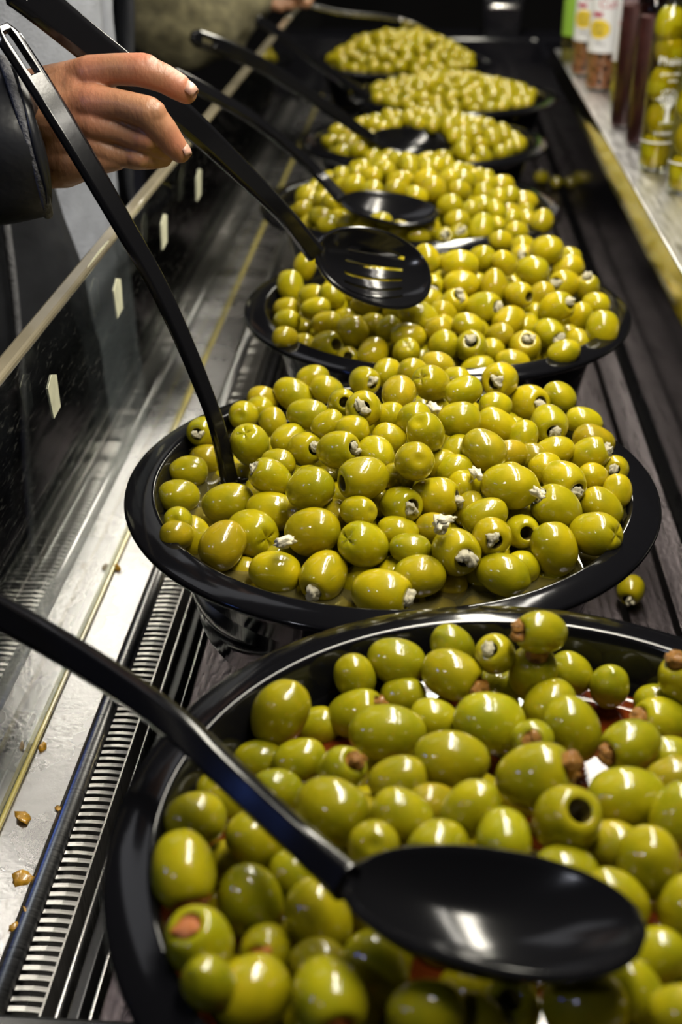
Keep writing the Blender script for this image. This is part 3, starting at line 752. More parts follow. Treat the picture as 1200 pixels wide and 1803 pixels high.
# ---- the countless rest: under layers and the far bowls, one object
SPOONPX = [(688, 372, 84, 24, 1.23), (728, 252, 76, 30, 1.56)]
def filler_points():
    rr = random.Random(5); pts = []
    cell = {}
    def ok(p, rmin):
        c = tuple(int(math.floor(q / 0.03)) for q in p)
        for dx in (-1, 0, 1):
            for dy in (-1, 0, 1):
                for dz in (-1, 0, 1):
                    for q, rq in cell.get((c[0] + dx, c[1] + dy, c[2] + dz), ()):
                        if (q - p).length < rmin + rq: return False
        return True
    def put(p, r):
        c = tuple(int(math.floor(q / 0.03)) for q in p); cell.setdefault(c, []).append((p, r))
    for loc, r in PLACED: put(loc, r * 0.80)
    for k in range(1, 8):
        bx, by, dz = BOWLS[k]
        layers = [-0.020, -0.036] if k <= 4 else [0.0, -0.004, -0.016, -0.020]
        if k == 4: layers = [-0.002, -0.008] + layers
        for lay in layers:
            for t in range(2600):
                a = rr.uniform(0, 2 * math.pi); rad = 0.131 * math.sqrt(rr.random())
                x, y = bx + rad * math.cos(a), by + rad * math.sin(a)
                z = heap_z(k, x, y) + lay + rr.uniform(-0.002, 0.002)
                if k == 1 and ((x - 0.105) / 0.045) ** 2 + ((y - 0.425) / 0.035) ** 2 < 1: continue
                if k == 1: z = min(z, RIM + dz - (0.040 if x > bx + 0.03 and y > by + 0.05 else 0.027))
                if k == 2: z = min(z, RIM + dz + (0.012 if x > bx - 0.05 else -0.020))
                lim = 0.1385 - 0.23 * max(0, RIM + dz - z) - 0.012
                if rad > lim: continue
                p = Vector((x, y, z)); r = rr.uniform(0.0094, 0.0108)
                q = p - CAM; dq = q.dot(CF); qx, qy = 600 + FPX * q.dot(CR) / dq, 901.5 - FPX * q.dot(CU) / dq
                if any(abs(dq - sd) < 0.14 and ((qx - sx) / sa) ** 2 + ((qy - sy) / sb) ** 2 < 1 for sx, sy, sa, sb, sd in SPOONPX): continue
                if ok(p, r * 0.95): put(p, r * 0.95); pts.append((p, r))
    return pts
def filler_mesh():
    seg, rings = 14, 10
    base = []; fb = []
    for i in range(rings + 1):
        t = math.pi * i / rings
        for j in range(seg):
            a = 2 * math.pi * j / seg
            base.append((1.28 * math.cos(t), math.sin(t) * math.cos(a), math.sin(t) * math.sin(a)))
    for i in range(rings):
        for j in range(seg):
            k2 = (j + 1) % seg; fb.append((i * seg + j, i * seg + k2, (i + 1) * seg + k2, (i + 1) * seg + j))
    base = np.array(base); fb = np.array(fb)
    V = []; Fc = []; tot = 0
    rs = np.random.RandomState(4)
    for p, r in filler_points():
        ax = rs.normal(size=3); ax[2] *= 0.6; ax /= np.linalg.norm(ax)
        q = np.cross(ax, [0.31, 0.2, 0.93]); q /= np.linalg.norm(q); s_ = np.cross(ax, q)
        R = np.stack([ax, q, s_], 1)
        V.append((base * r) @ R.T + np.array(p)); Fc.append(fb + tot); tot += len(base)
    V = np.concatenate(V); Fc = np.concatenate(Fc)
    me = bpy.data.meshes.new('olives'); me.from_pydata(V.tolist(), [], Fc.tolist())
    me.materials.append(M['olive_far'])
    me.polygons.foreach_set('use_smooth', [True] * len(me.polygons))
    return me
def far_material():
    m = M['olive'].copy(); m.name = 'olive_skin_mass'; nt = m.node_tree
    for n in nt.nodes:
        if n.type == 'TEX_NOISE': n.inputs['Scale'].default_value *= 75.0
        if n.type == 'BUMP': n.inputs['Strength'].default_value = 0.05
    return m
M['olive_far'] = far_material()
o = link(bpy.data.objects.new('mass_of_olives', filler_mesh()))
tag(o, 'countless green olives in the three farthest bowls and beneath the heaped top layers', 'olives', kind='stuff')

# ---- olives dropped on the deck, loose scraps
def dropped(px, py, z, r, ang, lab, kind='w', dark=0.6):
    p = on(px, py, z + r)
    ob = bpy.data.objects.new('dropped_olive', olive_mesh(kind, 1, 'olive')); COL.objects.link(ob)
    ob.matrix_world = Matrix.Translation(p) @ Matrix.Rotation(ang, 4, 'Z') @ Matrix.Rotation(0.25, 4, 'Y') @ Matrix.Diagonal((r, r, r, 1))
    ob.color = (dark, dark, dark, 1)
    tag(ob, lab, 'olive', 'olives dropped on the counter deck')
    if kind == 'w':
        fl = bpy.data.objects.new('white_filling', filling_mesh('w', 2)); COL.objects.link(fl); fl.parent = ob
    return ob
dropped(1110, 1038, 0.0, 0.0100, -1.9, 'single filled olive dropped on the dark deck beside the second bowl')
dropped(952, 312, 0.0, 0.0105, 0.6, 'olive dropped on the dark deck beside the fourth bowl, small and blurred', 'p', 0.8)
dropped(978, 322, 0.0, 0.0100, 1.6, 'darker olive lying right of the blurred dropped olive beside the fourth bowl', 'p', 0.5)
for i, (px, py, d, sz, lab) in enumerate([
        (775, 922, 0.648, 0.0048, 'largest white crumb of filling lying on the olives of the second bowl'),
        (786, 915, 0.645, 0.0030, 'small upright white crumb beside the largest crumb in the second bowl'),
        (838, 834, 0.695, 0.0036, 'white crumb of filling at the back centre of the second bowl'),
        (500, 955, 0.655, 0.0040, 'grey white crumb wedged between olives at the left front of the second bowl'),
        (762, 718, 0.775, 0.0040, 'dark speckled crumb between olives at the back of the second bowl'),
        (586, 712, 0.775, 0.0030, 'white crumb beside the pitted olive at the back left of the second bowl'),
        (945, 868, 0.655, 0.0030, 'white crumb between two olives at the right of the second bowl')]):
    o = lump('filling_crumb', at(px, py, d), sz, 'garlic', None, i + 1, 0.7, (1.5, 0.7, 0.8), 3, at(px, py, d)); o.location = at(px, py, d)
    tag(o, lab, 'crumb', 'crumbs of white filling')
for i, (px, py, sz, lab) in enumerate([
        (42, 1440, 0.0042, 'largest yellow food scrap on the wet steel ledge'), (38, 1548, 0.0046, 'curved yellow food scrap on the ledge, third from the rear'),
        (45, 1604, 0.0024, 'round amber food drop on the ledge near the lip'), (26, 1634, 0.0024, 'foremost reddish food scrap on the ledge'),
        (102, 1423, 0.0018, 'small yellow food scrap at the ledge lip'), (75, 1317, 0.0026, 'reddish food smear on the ledge near the glass'),
        (205, 1001, 0.0030, 'brown food scrap touching the yellow edge of the glass')]):
    p = on(px, py, 0.001)
    o = lump('food_scrap', p, sz, 'crumb', None, i + 3, 0.6, (1.3, 1.0, 0.35), 2, p); o.location = p
    tag(o, lab, 'food scrap', 'food scraps on the ledge')

# ------------------------------------------------------------------ spoons
def handle_mesh(path, width, thick, normal, slot=None, n=56):
    """a moulded bar with rounded edges; slot = (t0, t1, share of width) hanging slot near the end."""
    P = catmull(path, n)
    prof = []
    cols = [-1.0, -0.68, -0.52, -0.34, 0.0, 0.34, 0.52, 0.68, 1.0]
    v = []; f = []; m = len(cols)
    rows = []
    for i, p in enumerate(P):
        t = (P[min(i + 1, n)] - P[max(i - 1, 0)]).normalized()
        nn = Vector(normal(i / n)); nn = (nn - t * nn.dot(t)).normalized(); s_ = t.cross(nn)
        w = interp(width, i / n) / 2; h = interp(thick, i / n) / 2
        if i == 0: w *= 0.55
        if i == 1: w *= 0.85
        for sgn in (1, -1):
            for c in cols:
                e = 0.32 if abs(c) == 1.0 else 1.0
                crown = 1 + 0.0 * c
                v.append(p + s_ * (c * w) + nn * (sgn * h * e * crown))
    K = 2 * m
    def hole(i, j): return slot and slot[0] <= (i + 0.5) / n <= slot[1] and 3 <= j <= 4
    for i in range(n):
        for j in range(m - 1):
            if hole(i, j): continue
            a = i * K + j; f.append((a, a + 1, a + 1 + K, a + K))
            a = i * K + m + j; f.append((a, a + K, a + 1 + K, a + 1))
        for j in (0, m - 1):
            a = i * K + j; f.append((a, a + K, a + K + m, a + m))
        if slot:
            h0 = hole(i, 3)
            if h0:
                for j in (3, 5):
                    a = i * K + j; f.append((a, a + K, a + K + m, a + m))
                for i2, ok in ((i, not hole(i - 1, 3)), (i + 1, not hole(i + 1, 3))):
                    if ok:
                        for j in (3, 4):
                            a = i2 * K + j; f.append((a, a + 1, a + 1 + m, a + m))
    for i in (0, n):
        for j in range(m - 1):
            a = i * K + j; f.append((a, a + 1, a + 1 + m, a + m))
    return v, f
def head_mesh(neck, tip, normal, width, depth, neck_w, slots=0, nu=40, nv=29):
    """a serving spoon's hollow oval, concave towards `normal`."""
    ax = tip - neck; Ln = ax.length; ax = ax / Ln
    nn = (normal - ax * normal.dot(ax)).normalized(); sd = ax.cross(nn)
    v = []; f = []
    def w(u):
        e = math.sqrt(max(0, 1 - ((u - 0.56) / (0.56 if u < 0.56 else 0.44)) ** 2)) if u > 0.0 else 0
        base = width / 2 * (e ** 0.9)
        return max(base, neck_w / 2 * (1 - u / 0.25)) if u < 0.25 else max(base, width * 0.012)
    for i in range(nu + 1):
        u = i / nu; ww = w(u)
        du = depth * math.sin(math.pi * min(1, u ** 0.85)) ** 0.8
        lift = 0.10 * depth * math.cos(math.pi * u)
        for j in range(nv):
            q = -1 + 2 * j / (nv - 1)
            v.append(neck + ax * (Ln * u) + sd * (ww * q) - nn * (du * (1 - abs(q) ** 2.4)) + nn * lift)
    for i in range(nu):
        for j in range(nv - 1):
            if slots:
                u = (i + 0.5) / nu; q = j - 4
                if 0.30 < u < 0.80 and q >= 0 and q % 4 == 0 and 4 <= j <= nv - 6: continue
            a = i * nv + j; f.append((a, a + 1, a + nv + 1, a + nv))
    return v, f
def spoon(label, path, width, thick, normal, neck, tip, hn, hw, hd, slot=None, slots=0, name='serving_spoon', mat_='spoon', solid=0.0028):
    base = Vector(path[-1])
    e = empty(name, base); tag(e, label, 'spoon', 'black serving spoons')
    v, f = handle_mesh(path + [neck], width, thick, normal, slot)
    h = mesh('handle', v, f, mat_, e, True, base); h.data.set_sharp_from_angle(angle=0.7)
    b = h.modifiers.new('bevel', 'BEVEL'); b.width = 0.0008; b.segments = 2; b.limit_method = 'ANGLE'
    v, f = head_mesh(neck, tip, hn, hw, hd, width[-1][1] * 1.05, slots)
    hd_ = mesh('spoon_head', v, f, mat_, e, True, base)
    so = hd_.modifiers.new('solid', 'SOLIDIFY'); so.thickness = solid; so.offset = 0
    b = hd_.modifiers.new('bevel', 'BEVEL'); b.width = 0.0007; b.segments = 2; b.limit_method = 'ANGLE'; b.angle_limit = 0.9
    return e
UP = Vector((0, 0, 1))
TOCAM = -CF
# front ladle
spoon('black serving spoon lying in the nearest bowl, handle crossing the steel ledge',
      [at(-170, 985, 0.60), at(0, 1078, 0.545), at(150, 1165, 0.510), at(300, 1268, 0.475), at(420, 1380, 0.447), at(520, 1472, 0.428)],
      [(0, 0.016), (0.5, 0.0128), (0.85, 0.0120), (1, 0.014)], [(0, 0.008), (0.6, 0.0115), (1, 0.009)],
      lambda t: TOCAM * 0.9 + UP * 0.1 - CR * 0.2,
      at(612, 1556, 0.408), at(1134, 1630, 0.388), UP * 1.0 - TOCAM * 0.12, 0.058, 0.020, None, 0)
# spoon with hanging slot standing in the second bowl
spoon('tall black spoon with a hanging slot standing in the second bowl',
      [at(2, 46, 0.695), at(52, 122, 0.700), at(108, 212, 0.705), at(168, 312, 0.712), at(222, 405, 0.720), at(272, 492, 0.730), at(312, 575, 0.738), at(348, 660, 0.746), at(382, 752, 0.756)],
      [(0, 0.0165), (0.2, 0.0160), (0.6, 0.0125), (0.85, 0.0105), (1, 0.0120)], [(0, 0.006), (0.5, 0.0075), (1, 0.0075)],
      lambda t: TOCAM * (0.75) + CR * 0.45 + UP * 0.40,
      at(404, 846, 0.775), at(425, 930, 0.800), TOCAM + UP * 0.3, 0.044, 0.012, (0.025, 0.125), 0)
# slotted spoon in the hand
spoon('black slotted spoon held by the hand over the third bowl',
      [at(20, -34, 0.690), at(62, 0, 0.703), at(165, 84, 0.739), at(250, 150, 0.762), at(330, 213, 0.788), at(420, 298, 0.834), at(500, 378, 0.876)],
      [(0, 0.026), (0.35, 0.0225), (0.6, 0.0185), (0.85, 0.0130), (1, 0.0150)], [(0, 0.006), (0.5, 0.008), (1, 0.008)],
      lambda t: TOCAM * 0.85 + UP * 0.22 - CR * 0.25,
      at(556, 448, 0.905), at(760, 488, 0.930), TOCAM * 0.80 + UP * 0.50 + CR * 0.05, 0.068, 0.024, (0.0, 0.115), 5)
# spoon in the fifth bowl
spoon('black spoon resting in the fifth bowl, light edge along its arched handle',
      [at(337, 64, 1.36), at(400, 86, 1.39), at(470, 120, 1.43), at(540, 165, 1.47), at(605, 210, 1.505)],
      [(0, 0.020), (0.5, 0.016), (1, 0.014)], [(0, 0.008), (1, 0.010)],
      lambda t: TOCAM * 0.8 - UP * 0.15, at(655, 245, 1.53), at(795, 250, 1.55), UP * 0.9 + TOCAM * 0.5, 0.060, 0.020, (0.05, 0.13), 0)
# spoon in the fourth bowl
spoon('black spoon lying in the fourth bowl behind the held slotted spoon',
      [at(300, 128, 1.10), at(370, 165, 1.13), at(440, 206, 1.165), at(500, 252, 1.20), at(560, 306, 1.225)],
      [(0, 0.016), (0.5, 0.013), (1, 0.013)], [(0, 0.007), (1, 0.009)],
      lambda t: TOCAM * 0.7 + CR * 0.3 + UP * 0.3, at(602, 352, 1.215), at(770, 376, 1.200), UP * 0.95 + TOCAM * 0.3, 0.058, 0.018, None, 0)
# spoon in the sixth bowl
spoon('dim black spoon leaning out of the sixth bowl towards the customers',
      [at(450, 34, 1.78), at(485, 56, 1.80), at(540, 95, 1.83), at(600, 138, 1.86)],
      [(0, 0.018), (1, 0.014)], [(0, 0.007), (1, 0.009)],
      lambda t: TOCAM * 0.8 + UP * 0.2, at(650, 172, 1.88), at(740, 186, 1.90), UP, 0.055, 0.018, None, 0)
# steel ladle over the farthest bowl
spoon('thin steel ladle held over the farthest bowl by the far hand',
      [at(500, -6, 2.06), at(540, 8, 2.08), at(600, 22, 2.12), at(660, 28, 2.16)],
      [(0, 0.008), (1, 0.008)], [(0, 0.004), (1, 0.004)],
      lambda t: TOCAM, at(705, 34, 2.20), at(770, 60, 2.24), UP, 0.060, 0.024, None, 0, 'steel_ladle', 'steel')

# ------------------------------------------------------------------ the customer whose hand holds the slotted spoon
def chain(pts, d0):
    """(px, py, depth offset, radius px) -> tapered limb pieces"""
    out = []
    for (a, b, c, r), (a2, b2, c2, r2) in zip(pts, pts[1:]):
        out.append((at(a, b, d0 + c), r * d0 / FPX, at(a2, b2, d0 + c2), r2 * d0 / FPX))
    return out
HD = 0.728
fingers = {
 'index': [(135, 142, 0.004, 36), (160, 130, -0.003, 32), (205, 122, -0.008, 27), (248, 123, -0.010, 28.5), (288, 138, -0.008, 25), (312, 152, -0.005, 23.5), (328, 164, -0.002, 19)],
 'middle': [(140, 185, -0.002, 36), (166, 182, -0.008, 32), (215, 185, -0.014, 25.5), (260, 198, -0.016, 28), (287, 229, -0.010, 25), (305, 254, -0.004, 22), (317, 268, 0.0, 19)],
 'ring': [(140, 218, 0.0, 34), (165, 219, -0.005, 28), (208, 231, -0.006, 20.5), (250, 246, -0.005, 21.5), (280, 262, 0.004, 19), (296, 268, 0.012, 17)],
 'pinky': [(135, 252, 0.004, 34), (162, 256, 0.002, 27), (200, 272, 0.002, 20), (240, 279, 0.003, 20), (270, 281, 0.009, 17), (288, 280, 0.016, 15)],
 'thumb': [(70, 175, 0.012, 40), (120, 165, 0.028, 36), (175, 160, 0.040, 30), (225, 172, 0.046, 26), (258, 186, 0.044, 20)]}
caps = []
for p in fingers.values(): caps += chain(p, HD)
wr = [(40, 172, 0.018, 46), (42, 222, 0.012, 56), (52, 282, 0.014, 48)]
for w_ in wr:
    for k_ in ('index', 'middle', 'ring', 'pinky'):
        caps += chain([w_, fingers[k_][0]], HD)
caps += chain([(-120, 250, 0.02, 74), (44, 232, 0.016, 66)], HD)
caps += chain([(52, 282, 0.014, 50), (112, 290, 0.010, 41), (165, 284, 0.006, 26), (205, 281, 0.004, 19)], HD)
caps += chain([(80, 228, 0.009, 62), (150, 212, 0.004, 42)], HD)
for k1, k2 in (('index', 'middle'), ('middle', 'ring'), ('ring', 'pinky')):      # back of the hand
    caps += chain([fingers[k1][0], fingers[k2][0]], HD)
# knuckle bosses
for (a, b, c, r) in [(152, 134, -0.003, 26), (162, 186, -0.008, 26), (162, 222, -0.004, 21), (250, 118, -0.011, 24), (262, 197, -0.017, 23), (250, 245, -0.007, 19), (238, 278, 0.000, 17)]:
    caps += chain([(a, b, c, r), (a + 8, b + 2, c, r)], HD)
person = empty('person', Vector((-0.50, 1.05, -0.90)))
tag(person, 'customer in a black leather jacket over grey sweatshirt, hand holding the slotted spoon', 'person')
PL = person.location.copy()
hand = fuse('hand', caps, 0.0010, 'skin', person, 3, PL)
fl = hand.data.attributes.new('flush', 'FLOAT', 'POINT')
red = [((150, 128), 36, 0.5), ((158, 184), 36, 0.6), ((160, 222), 26, 0.35), ((252, 108), 30, 0.75), ((264, 196), 18, 0.55), ((252, 245), 16, 0.4), ((238, 278), 16, 0.4), ((318, 158), 30, 0.6), ((312, 262), 28, 0.6), ((285, 285), 22, 0.4)]
redp = [(at(a, b, HD - 0.012), r * HD / FPX, s_) for (a, b), r, s_ in red]
vals = []
for v in hand.data.vertices:
    p = v.co + PL; q = 0.0
    for c, r, s_ in redp: q = max(q, s_ * math.exp(-((p - c).length / (r * 1.2)) ** 2))
    vals.append(q)
fl.data.foreach_set('value', vals)
def nail(c, axis, out, ln, wd):
    """a curved nail plate lying on the finger tip"""
    axis = axis.normalized(); out = (out - axis * out.dot(axis)).normalized(); sd = axis.cross(out)
    v = []; f = []; nu, nv = 6, 7
    for i in range(nu + 1):
        u = -1 + 2 * i / nu
        for j in range(nv):
            q = -1 + 2 * j / (nv - 1)
            ww = wd * math.sqrt(max(0.05, 1 - 0.55 * max(0, u) ** 3 - 0.4 * max(0, -u) ** 4))
            v.append(c + axis * (u * ln) + sd * (q * ww) - out * (wd * 0.75 * q * q + ln * 0.25 * u * u * (1 if u > 0 else 0.4)))
    for i in range(nu):
        for j in range(nv - 1):
            a = i * nv + j; f.append((a, a + 1, a + nv + 1, a + nv))
    o = mesh('nail', v, f, 'nail', hand, True, PL)
    so = o.modifiers.new('s', 'SOLIDIFY'); so.thickness = 0.0007; so.offset = 0
    return o
r1 = 19 * HD / FPX
d1 = at(328, 164, HD) - at(306, 148, HD)
o1 = (TOCAM * 0.55 + CU * 0.35 + CR * 0.55)
nail(at(324, 159, HD - 0.004) + o1.normalized() * r1 * 1.08, d1, o1, 0.0054, 0.0050)
d2 = at(317, 268, HD) - at(300, 246, HD)
o2 = (TOCAM * 0.15 + CR * 0.95 + CU * 0.10)
nail(at(311, 258, HD - 0.002) + o2.normalized() * r1 * 1.05, d2, o2, 0.0054, 0.0048)

def sleeve(name, path, radii, m, parent, wrinkle=0.08, seed=0, local=None, seg=40, n=60, freq=26.0):
    P = catmull(path, n); v = []; f = []
    up0 = Vector((0.1, 0.2, 1))
    for i, p in enumerate(P):
        t = (P[min(i + 1, n)] - P[max(i - 1, 0)]).normalized()
        a_ = t.cross(up0).normalized(); b_ = t.cross(a_)
        r = interp(radii, i / n)
        for j in range(seg):
            an = 2 * math.pi * j / seg
            q = p + (a_ * math.cos(an) + b_ * math.sin(an)) * r
            k_ = 1 + wrinkle * mnoise.noise(Vector((q.x * freq, q.y * freq * 0.6, q.z * freq)) + Vector((seed, 0, 0))) * min(1, i / 4)
            v.append(p + (q - p) * k_)
    for i in range(n):
        for j in range(seg):
            k2 = (j + 1) % seg; f.append((i * seg + j, i * seg + k2, (i + 1) * seg + k2, (i + 1) * seg + j))
    o = mesh(name, v, f, m, parent, True, local)
    s_ = o.modifiers.new('s', 'SOLIDIFY'); s_.thickness = 0.004; s_.offset = -1
    return o
shoulder = Vector((-0.56, 1.02, 0.46))
spath = [at(50, 243, 0.751), at(8, 253, 0.749), at(-75, 274, 0.765), at(-200, 300, 0.82), Vector((-0.50, 0.86, 0.20)), Vector((-0.57, 0.95, 0.32)), shoulder]
sl = sleeve('jacket_sleeve', spath, [(0, 0.0465), (0.1, 0.0465), (0.3, 0.048), (0.6, 0.058), (1, 0.075)], 'leather', person, 0.12, 3, PL)
# worn cuff seam
v, f = [], []
P = catmull(spath, 60); t = (P[1] - P[0]).normalized(); a_ = t.cross(Vector((0.1, 0.2, 1))).normalized(); b_ = t.cross(a_)
for i in range(48):
    an = 2 * math.pi * i / 48
    for j in range(8):
        bn = 2 * math.pi * j / 8
        rr_ = 0.0478 + 0.0020 * math.cos(bn)
        v.append(P[0] + t * (0.002 + 0.0030 * math.sin(bn)) + (a_ * math.cos(an) + b_ * math.sin(an)) * rr_)
for i in range(48):
    for j in range(8):
        f.append((i * 8 + j, ((i + 1) % 48) * 8 + j, ((i + 1) % 48) * 8 + (j + 1) % 8, i * 8 + (j + 1) % 8))
cs = mesh('cuff_seam', v, f, 'seam', sl, True, PL)
# torso: grey sweatshirt inside an open jacket
TC = Vector((-0.447, 1.17, 0.0))
def torso(name, m, rx, ry, gap, zr, parent, seed, wr=0.03, thick=0.006):
    v = []; f = []; nz, seg = 40, 72
    for i in range(nz + 1):
        u = i / nz; z = zr[0] + (zr[1] - zr[0]) * u
        sc_ = interp([(0, 1.02), (0.4, 0.96), (0.75, 1.04), (0.92, 0.80), (1, 0.42)], u)
        g = gap(u) if gap else None
        for j in range(seg + 1):
            if g: an = g[1] + (2 * math.pi - (g[1] - g[0])) * j / seg
            else: an = 2 * math.pi * j / seg
            k_ = 1 + wr * mnoise.noise(Vector((math.cos(an) * 3, math.sin(an) * 3, z * 9 + seed))) + wr * 0.6 * mnoise.noise(Vector((math.cos(an) * 9, math.sin(an) * 9, z * 22 + seed)))
            v.append((TC.x + rx * sc_ * k_ * math.cos(an), TC.y + ry * sc_ * k_ * math.sin(an), z))
    n = seg + 1
    for i in range(nz):
        for j in range(seg):
            a = i * n + j; f.append((a, a + 1, a + 1 + n, a + n))
    o = mesh(name, v, f, m, parent, True, PL)
    s_ = o.modifiers.new('s', 'SOLIDIFY'); s_.thickness = thick; s_.offset = -1
    return o
torso('sweatshirt', 'knit', 0.150, 0.190, None, (-0.10, 0.62), person, 2, 0.035)
jk = torso('jacket', 'leather', 0.166, 0.208, lambda u: (interp([(0, -0.4), (0.4, -0.52), (0.56, -0.70), (0.70, -1.35), (1, -1.5)], u), 0.42 + 0.1 * u), (-0.22, 0.60), person, 5, 0.05)
for an0, wd in ((-1.02, 0.022), (-1.75, 0.03)):
    v = []; f = []
    for i in range(41):
        u = i / 40; z = -0.215 + 0.60 * u; sc_ = interp([(0, 1.02), (0.4, 0.96), (0.75, 1.04), (0.92, 0.80), (1, 0.42)], (z + 0.22) / 0.82)
        for j in range(3):
            an = an0 + wd * (j - 1) + 0.05 * math.sin(z * 9)
            k_ = 1.035 + (0.022 if j == 1 else 0.0)
            v.append((TC.x + 0.166 * sc_ * k_ * math.cos(an), TC.y + 0.208 * sc_ * k_ * math.sin(an), z))
    for i in range(40):
        for j in range(2): f.append((i * 3 + j, i * 3 + j + 1, i * 3 + j + 4, i * 3 + j + 3))
    o = mesh('jacket_seam', v, f, 'seam' if an0 > -1.5 else 'leather', jk, True, PL)
    o.modifiers.new('s', 'SOLIDIFY').thickness = 0.004
# two legs, neck and head complete the figure above and below the frame
fuse('trousers', [(Vector((-0.515, 1.08, -0.12)), 0.095, Vector((-0.50, 1.07, -0.48)), 0.065), (Vector((-0.50, 1.07, -0.48)), 0.065, Vector((-0.52, 1.07, -0.84)), 0.048), (Vector((-0.52, 1.07, -0.85)), 0.045, Vector((-0.42, 1.06, -0.868)), 0.030),
      (Vector((-0.515, 1.26, -0.12)), 0.095, Vector((-0.50, 1.27, -0.48)), 0.065), (Vector((-0.50, 1.27, -0.48)), 0.065, Vector((-0.52, 1.27, -0.84)), 0.048), (Vector((-0.52, 1.27, -0.85)), 0.045, Vector((-0.42, 1.28, -0.868)), 0.030),
      (Vector((-0.515, 1.10, -0.10)), 0.10, Vector((-0.515, 1.24, -0.10)), 0.10)], 0.008, 'navy', person, 6, PL)
fuse('head', [(Vector((-0.515, 1.17, 0.56)), 0.058, Vector((-0.50, 1.16, 0.68)), 0.055), (Vector((-0.49, 1.15, 0.74)), 0.075, Vector((-0.50, 1.15, 0.80)), 0.088), (Vector((-0.45, 1.14, 0.70)), 0.045, Vector((-0.44, 1.14, 0.80)), 0.055),
      (Vector((-0.405, 1.135, 0.735)), 0.010, Vector((-0.415, 1.135, 0.77)), 0.008)], 0.006, 'skin', person, 5, PL)
fuse('hair', [(Vector((-0.52, 1.155, 0.80)), 0.092, Vector((-0.49, 1.15, 0.83)), 0.085), (Vector((-0.55, 1.16, 0.74)), 0.06, Vector((-0.54, 1.16, 0.82)), 0.08)], 0.006, 'navy', person, 4, PL)

# ------------------------------------------------------------------ second customer further down
PB = Vector((-0.62, 2.05, -0.90))
p2 = empty('person', PB); tag(p2, 'blurred customer further along in navy with a fuzzy tan sleeve', 'person')
H2 = 2.02
far_hand = fuse('hand', chain([(440, -30, 0.0, 26), (485, -8, 0.0, 21), (520, 2, 0.0, 11), (540, 6, 0.0, 9)], H2) + chain([(440, -30, 0.0, 26), (488, 2, -0.01, 11), (512, 10, -0.01, 8)], H2) + chain([(440, -30, 0.0, 26), (478, 8, -0.012, 10), (494, 14, -0.012, 8)], H2)
     + chain([(440, -30, 0.0, 26), (520, -10, 0.01, 10), (545, -2, 0.012, 8)], H2) + chain([(440, -30, 0, 26), (505, -22, -0.02, 11), (530, -8, -0.02, 9)], H2), 0.003, 'skin', p2, 4, PB)
sleeve('fleece_sleeve', [at(442, -12, 2.0), at(400, 22, 1.95), at(345, 46, 1.90), at(290, 40, 1.88), at(260, -30, 1.92), Vector((-0.60, 2.05, 0.50))],
       [(0, 0.040), (0.25, 0.056), (0.5, 0.066), (0.7, 0.070), (1, 0.085)], 'fleece', p2, 0.22, 5, PB, 40, 60, 30.0)
v, f = lathe([(0.0, -0.88), (0.15, -0.88), (0.17, -0.2), (0.19, 0.1), (0.20, 0.42), (0.17, 0.52), (0.06, 0.58), (0.055, 0.66), (0.0, 0.66)], 40, (-0.66, 2.05, 0.0), 1.15)
mesh('coat', v, f, 'navy', p2, True, PB)
fuse('head', [(Vector((-0.64, 2.05, 0.66)), 0.07, Vector((-0.64, 2.05, 0.76)), 0.085)], 0.01, 'skin', p2, 4, PB)

# ------------------------------------------------------------------ bottles and jars on the shelf
SZ = 0.1493
def bottle(x, y, r, h, lab, glass, name='glass_bottle', fill=None, fill_h=None, capm='cap'):
    e = empty(name, (x, y, SZ)); tag(e, lab, 'bottle', 'bottles and jars on the steel shelf')
    prof = [(0.0, 0.0), (r * 0.88, 0.0), (r * 0.98, 0.003), (r, 0.007), (r, h), (r * 0.97, h + 0.006), (r * 0.80, h + 0.014), (r * 0.60, h + 0.019), (r * 0.56, h + 0.024), (r * 0.56, h + 0.034)]
    v, f = lathe(prof, 40); mesh('glass', v, f, glass, e)
    v, f = lathe([(0.0, h + 0.026), (r * 0.70, h + 0.026), (r * 0.72, h + 0.027), (r * 0.72, h + 0.052), (r * 0.68, h + 0.054), (0.0, h + 0.054)], 32); mesh('cap', v, f, capm, e)
    if fill:
        fh = fill_h or h
        v, f = lathe([(0.0, 0.004), (r * 0.90, 0.004), (r * 0.93, 0.008), (r * 0.93, fh), (r * 0.88, fh + 0.001), (0.0, fh + 0.001)], 40); mesh('contents', v, f, fill, e)
    return e
def wrap(e, pts2, faces, r, a0, m, name, thick=0.0003):
    """flat artwork (arc length, height) laid round a bottle of radius r"""
    v = []
    for u, z in pts2:
        a = a0 + u / r; v.append((r * math.cos(a), r * math.sin(a), z))
    o = mesh(name, v, faces, m, e, False)
    so = o.modifiers.new('s', 'SOLIDIFY'); so.thickness = thick; so.offset = 0
    return o
def patch(e, r, a0, u0, u1, z0, z1, m, name, n=20):
    pts = []; f = []
    for i in range(n + 1):
        u = u0 + (u1 - u0) * i / n; pts += [(u, z0), (u, z1)]
    for i in range(n): f.append((2 * i, 2 * i + 2, 2 * i + 3, 2 * i + 1))
    return wrap(e, pts, f, r, a0, m, name)
def oval(e, r, a0, u, z, ru, rz, m, name, n=28):
    pts = [(u, z)]; f = []; K = 7
    for k in range(1, K + 1): pts += [(u + ru * k / K * math.cos(2 * math.pi * i / n), z + rz * k / K * math.sin(2 * math.pi * i / n)) for i in range(n)]
    f = [(0, 1 + i, 1 + (i + 1) % n) for i in range(n)]
    for k in range(K - 1): f += [(1 + k * n + i, 1 + (k + 1) * n + i, 1 + (k + 1) * n + (i + 1) % n, 1 + k * n + (i + 1) % n) for i in range(n)]
    return wrap(e, pts, f, r, a0, m, name)
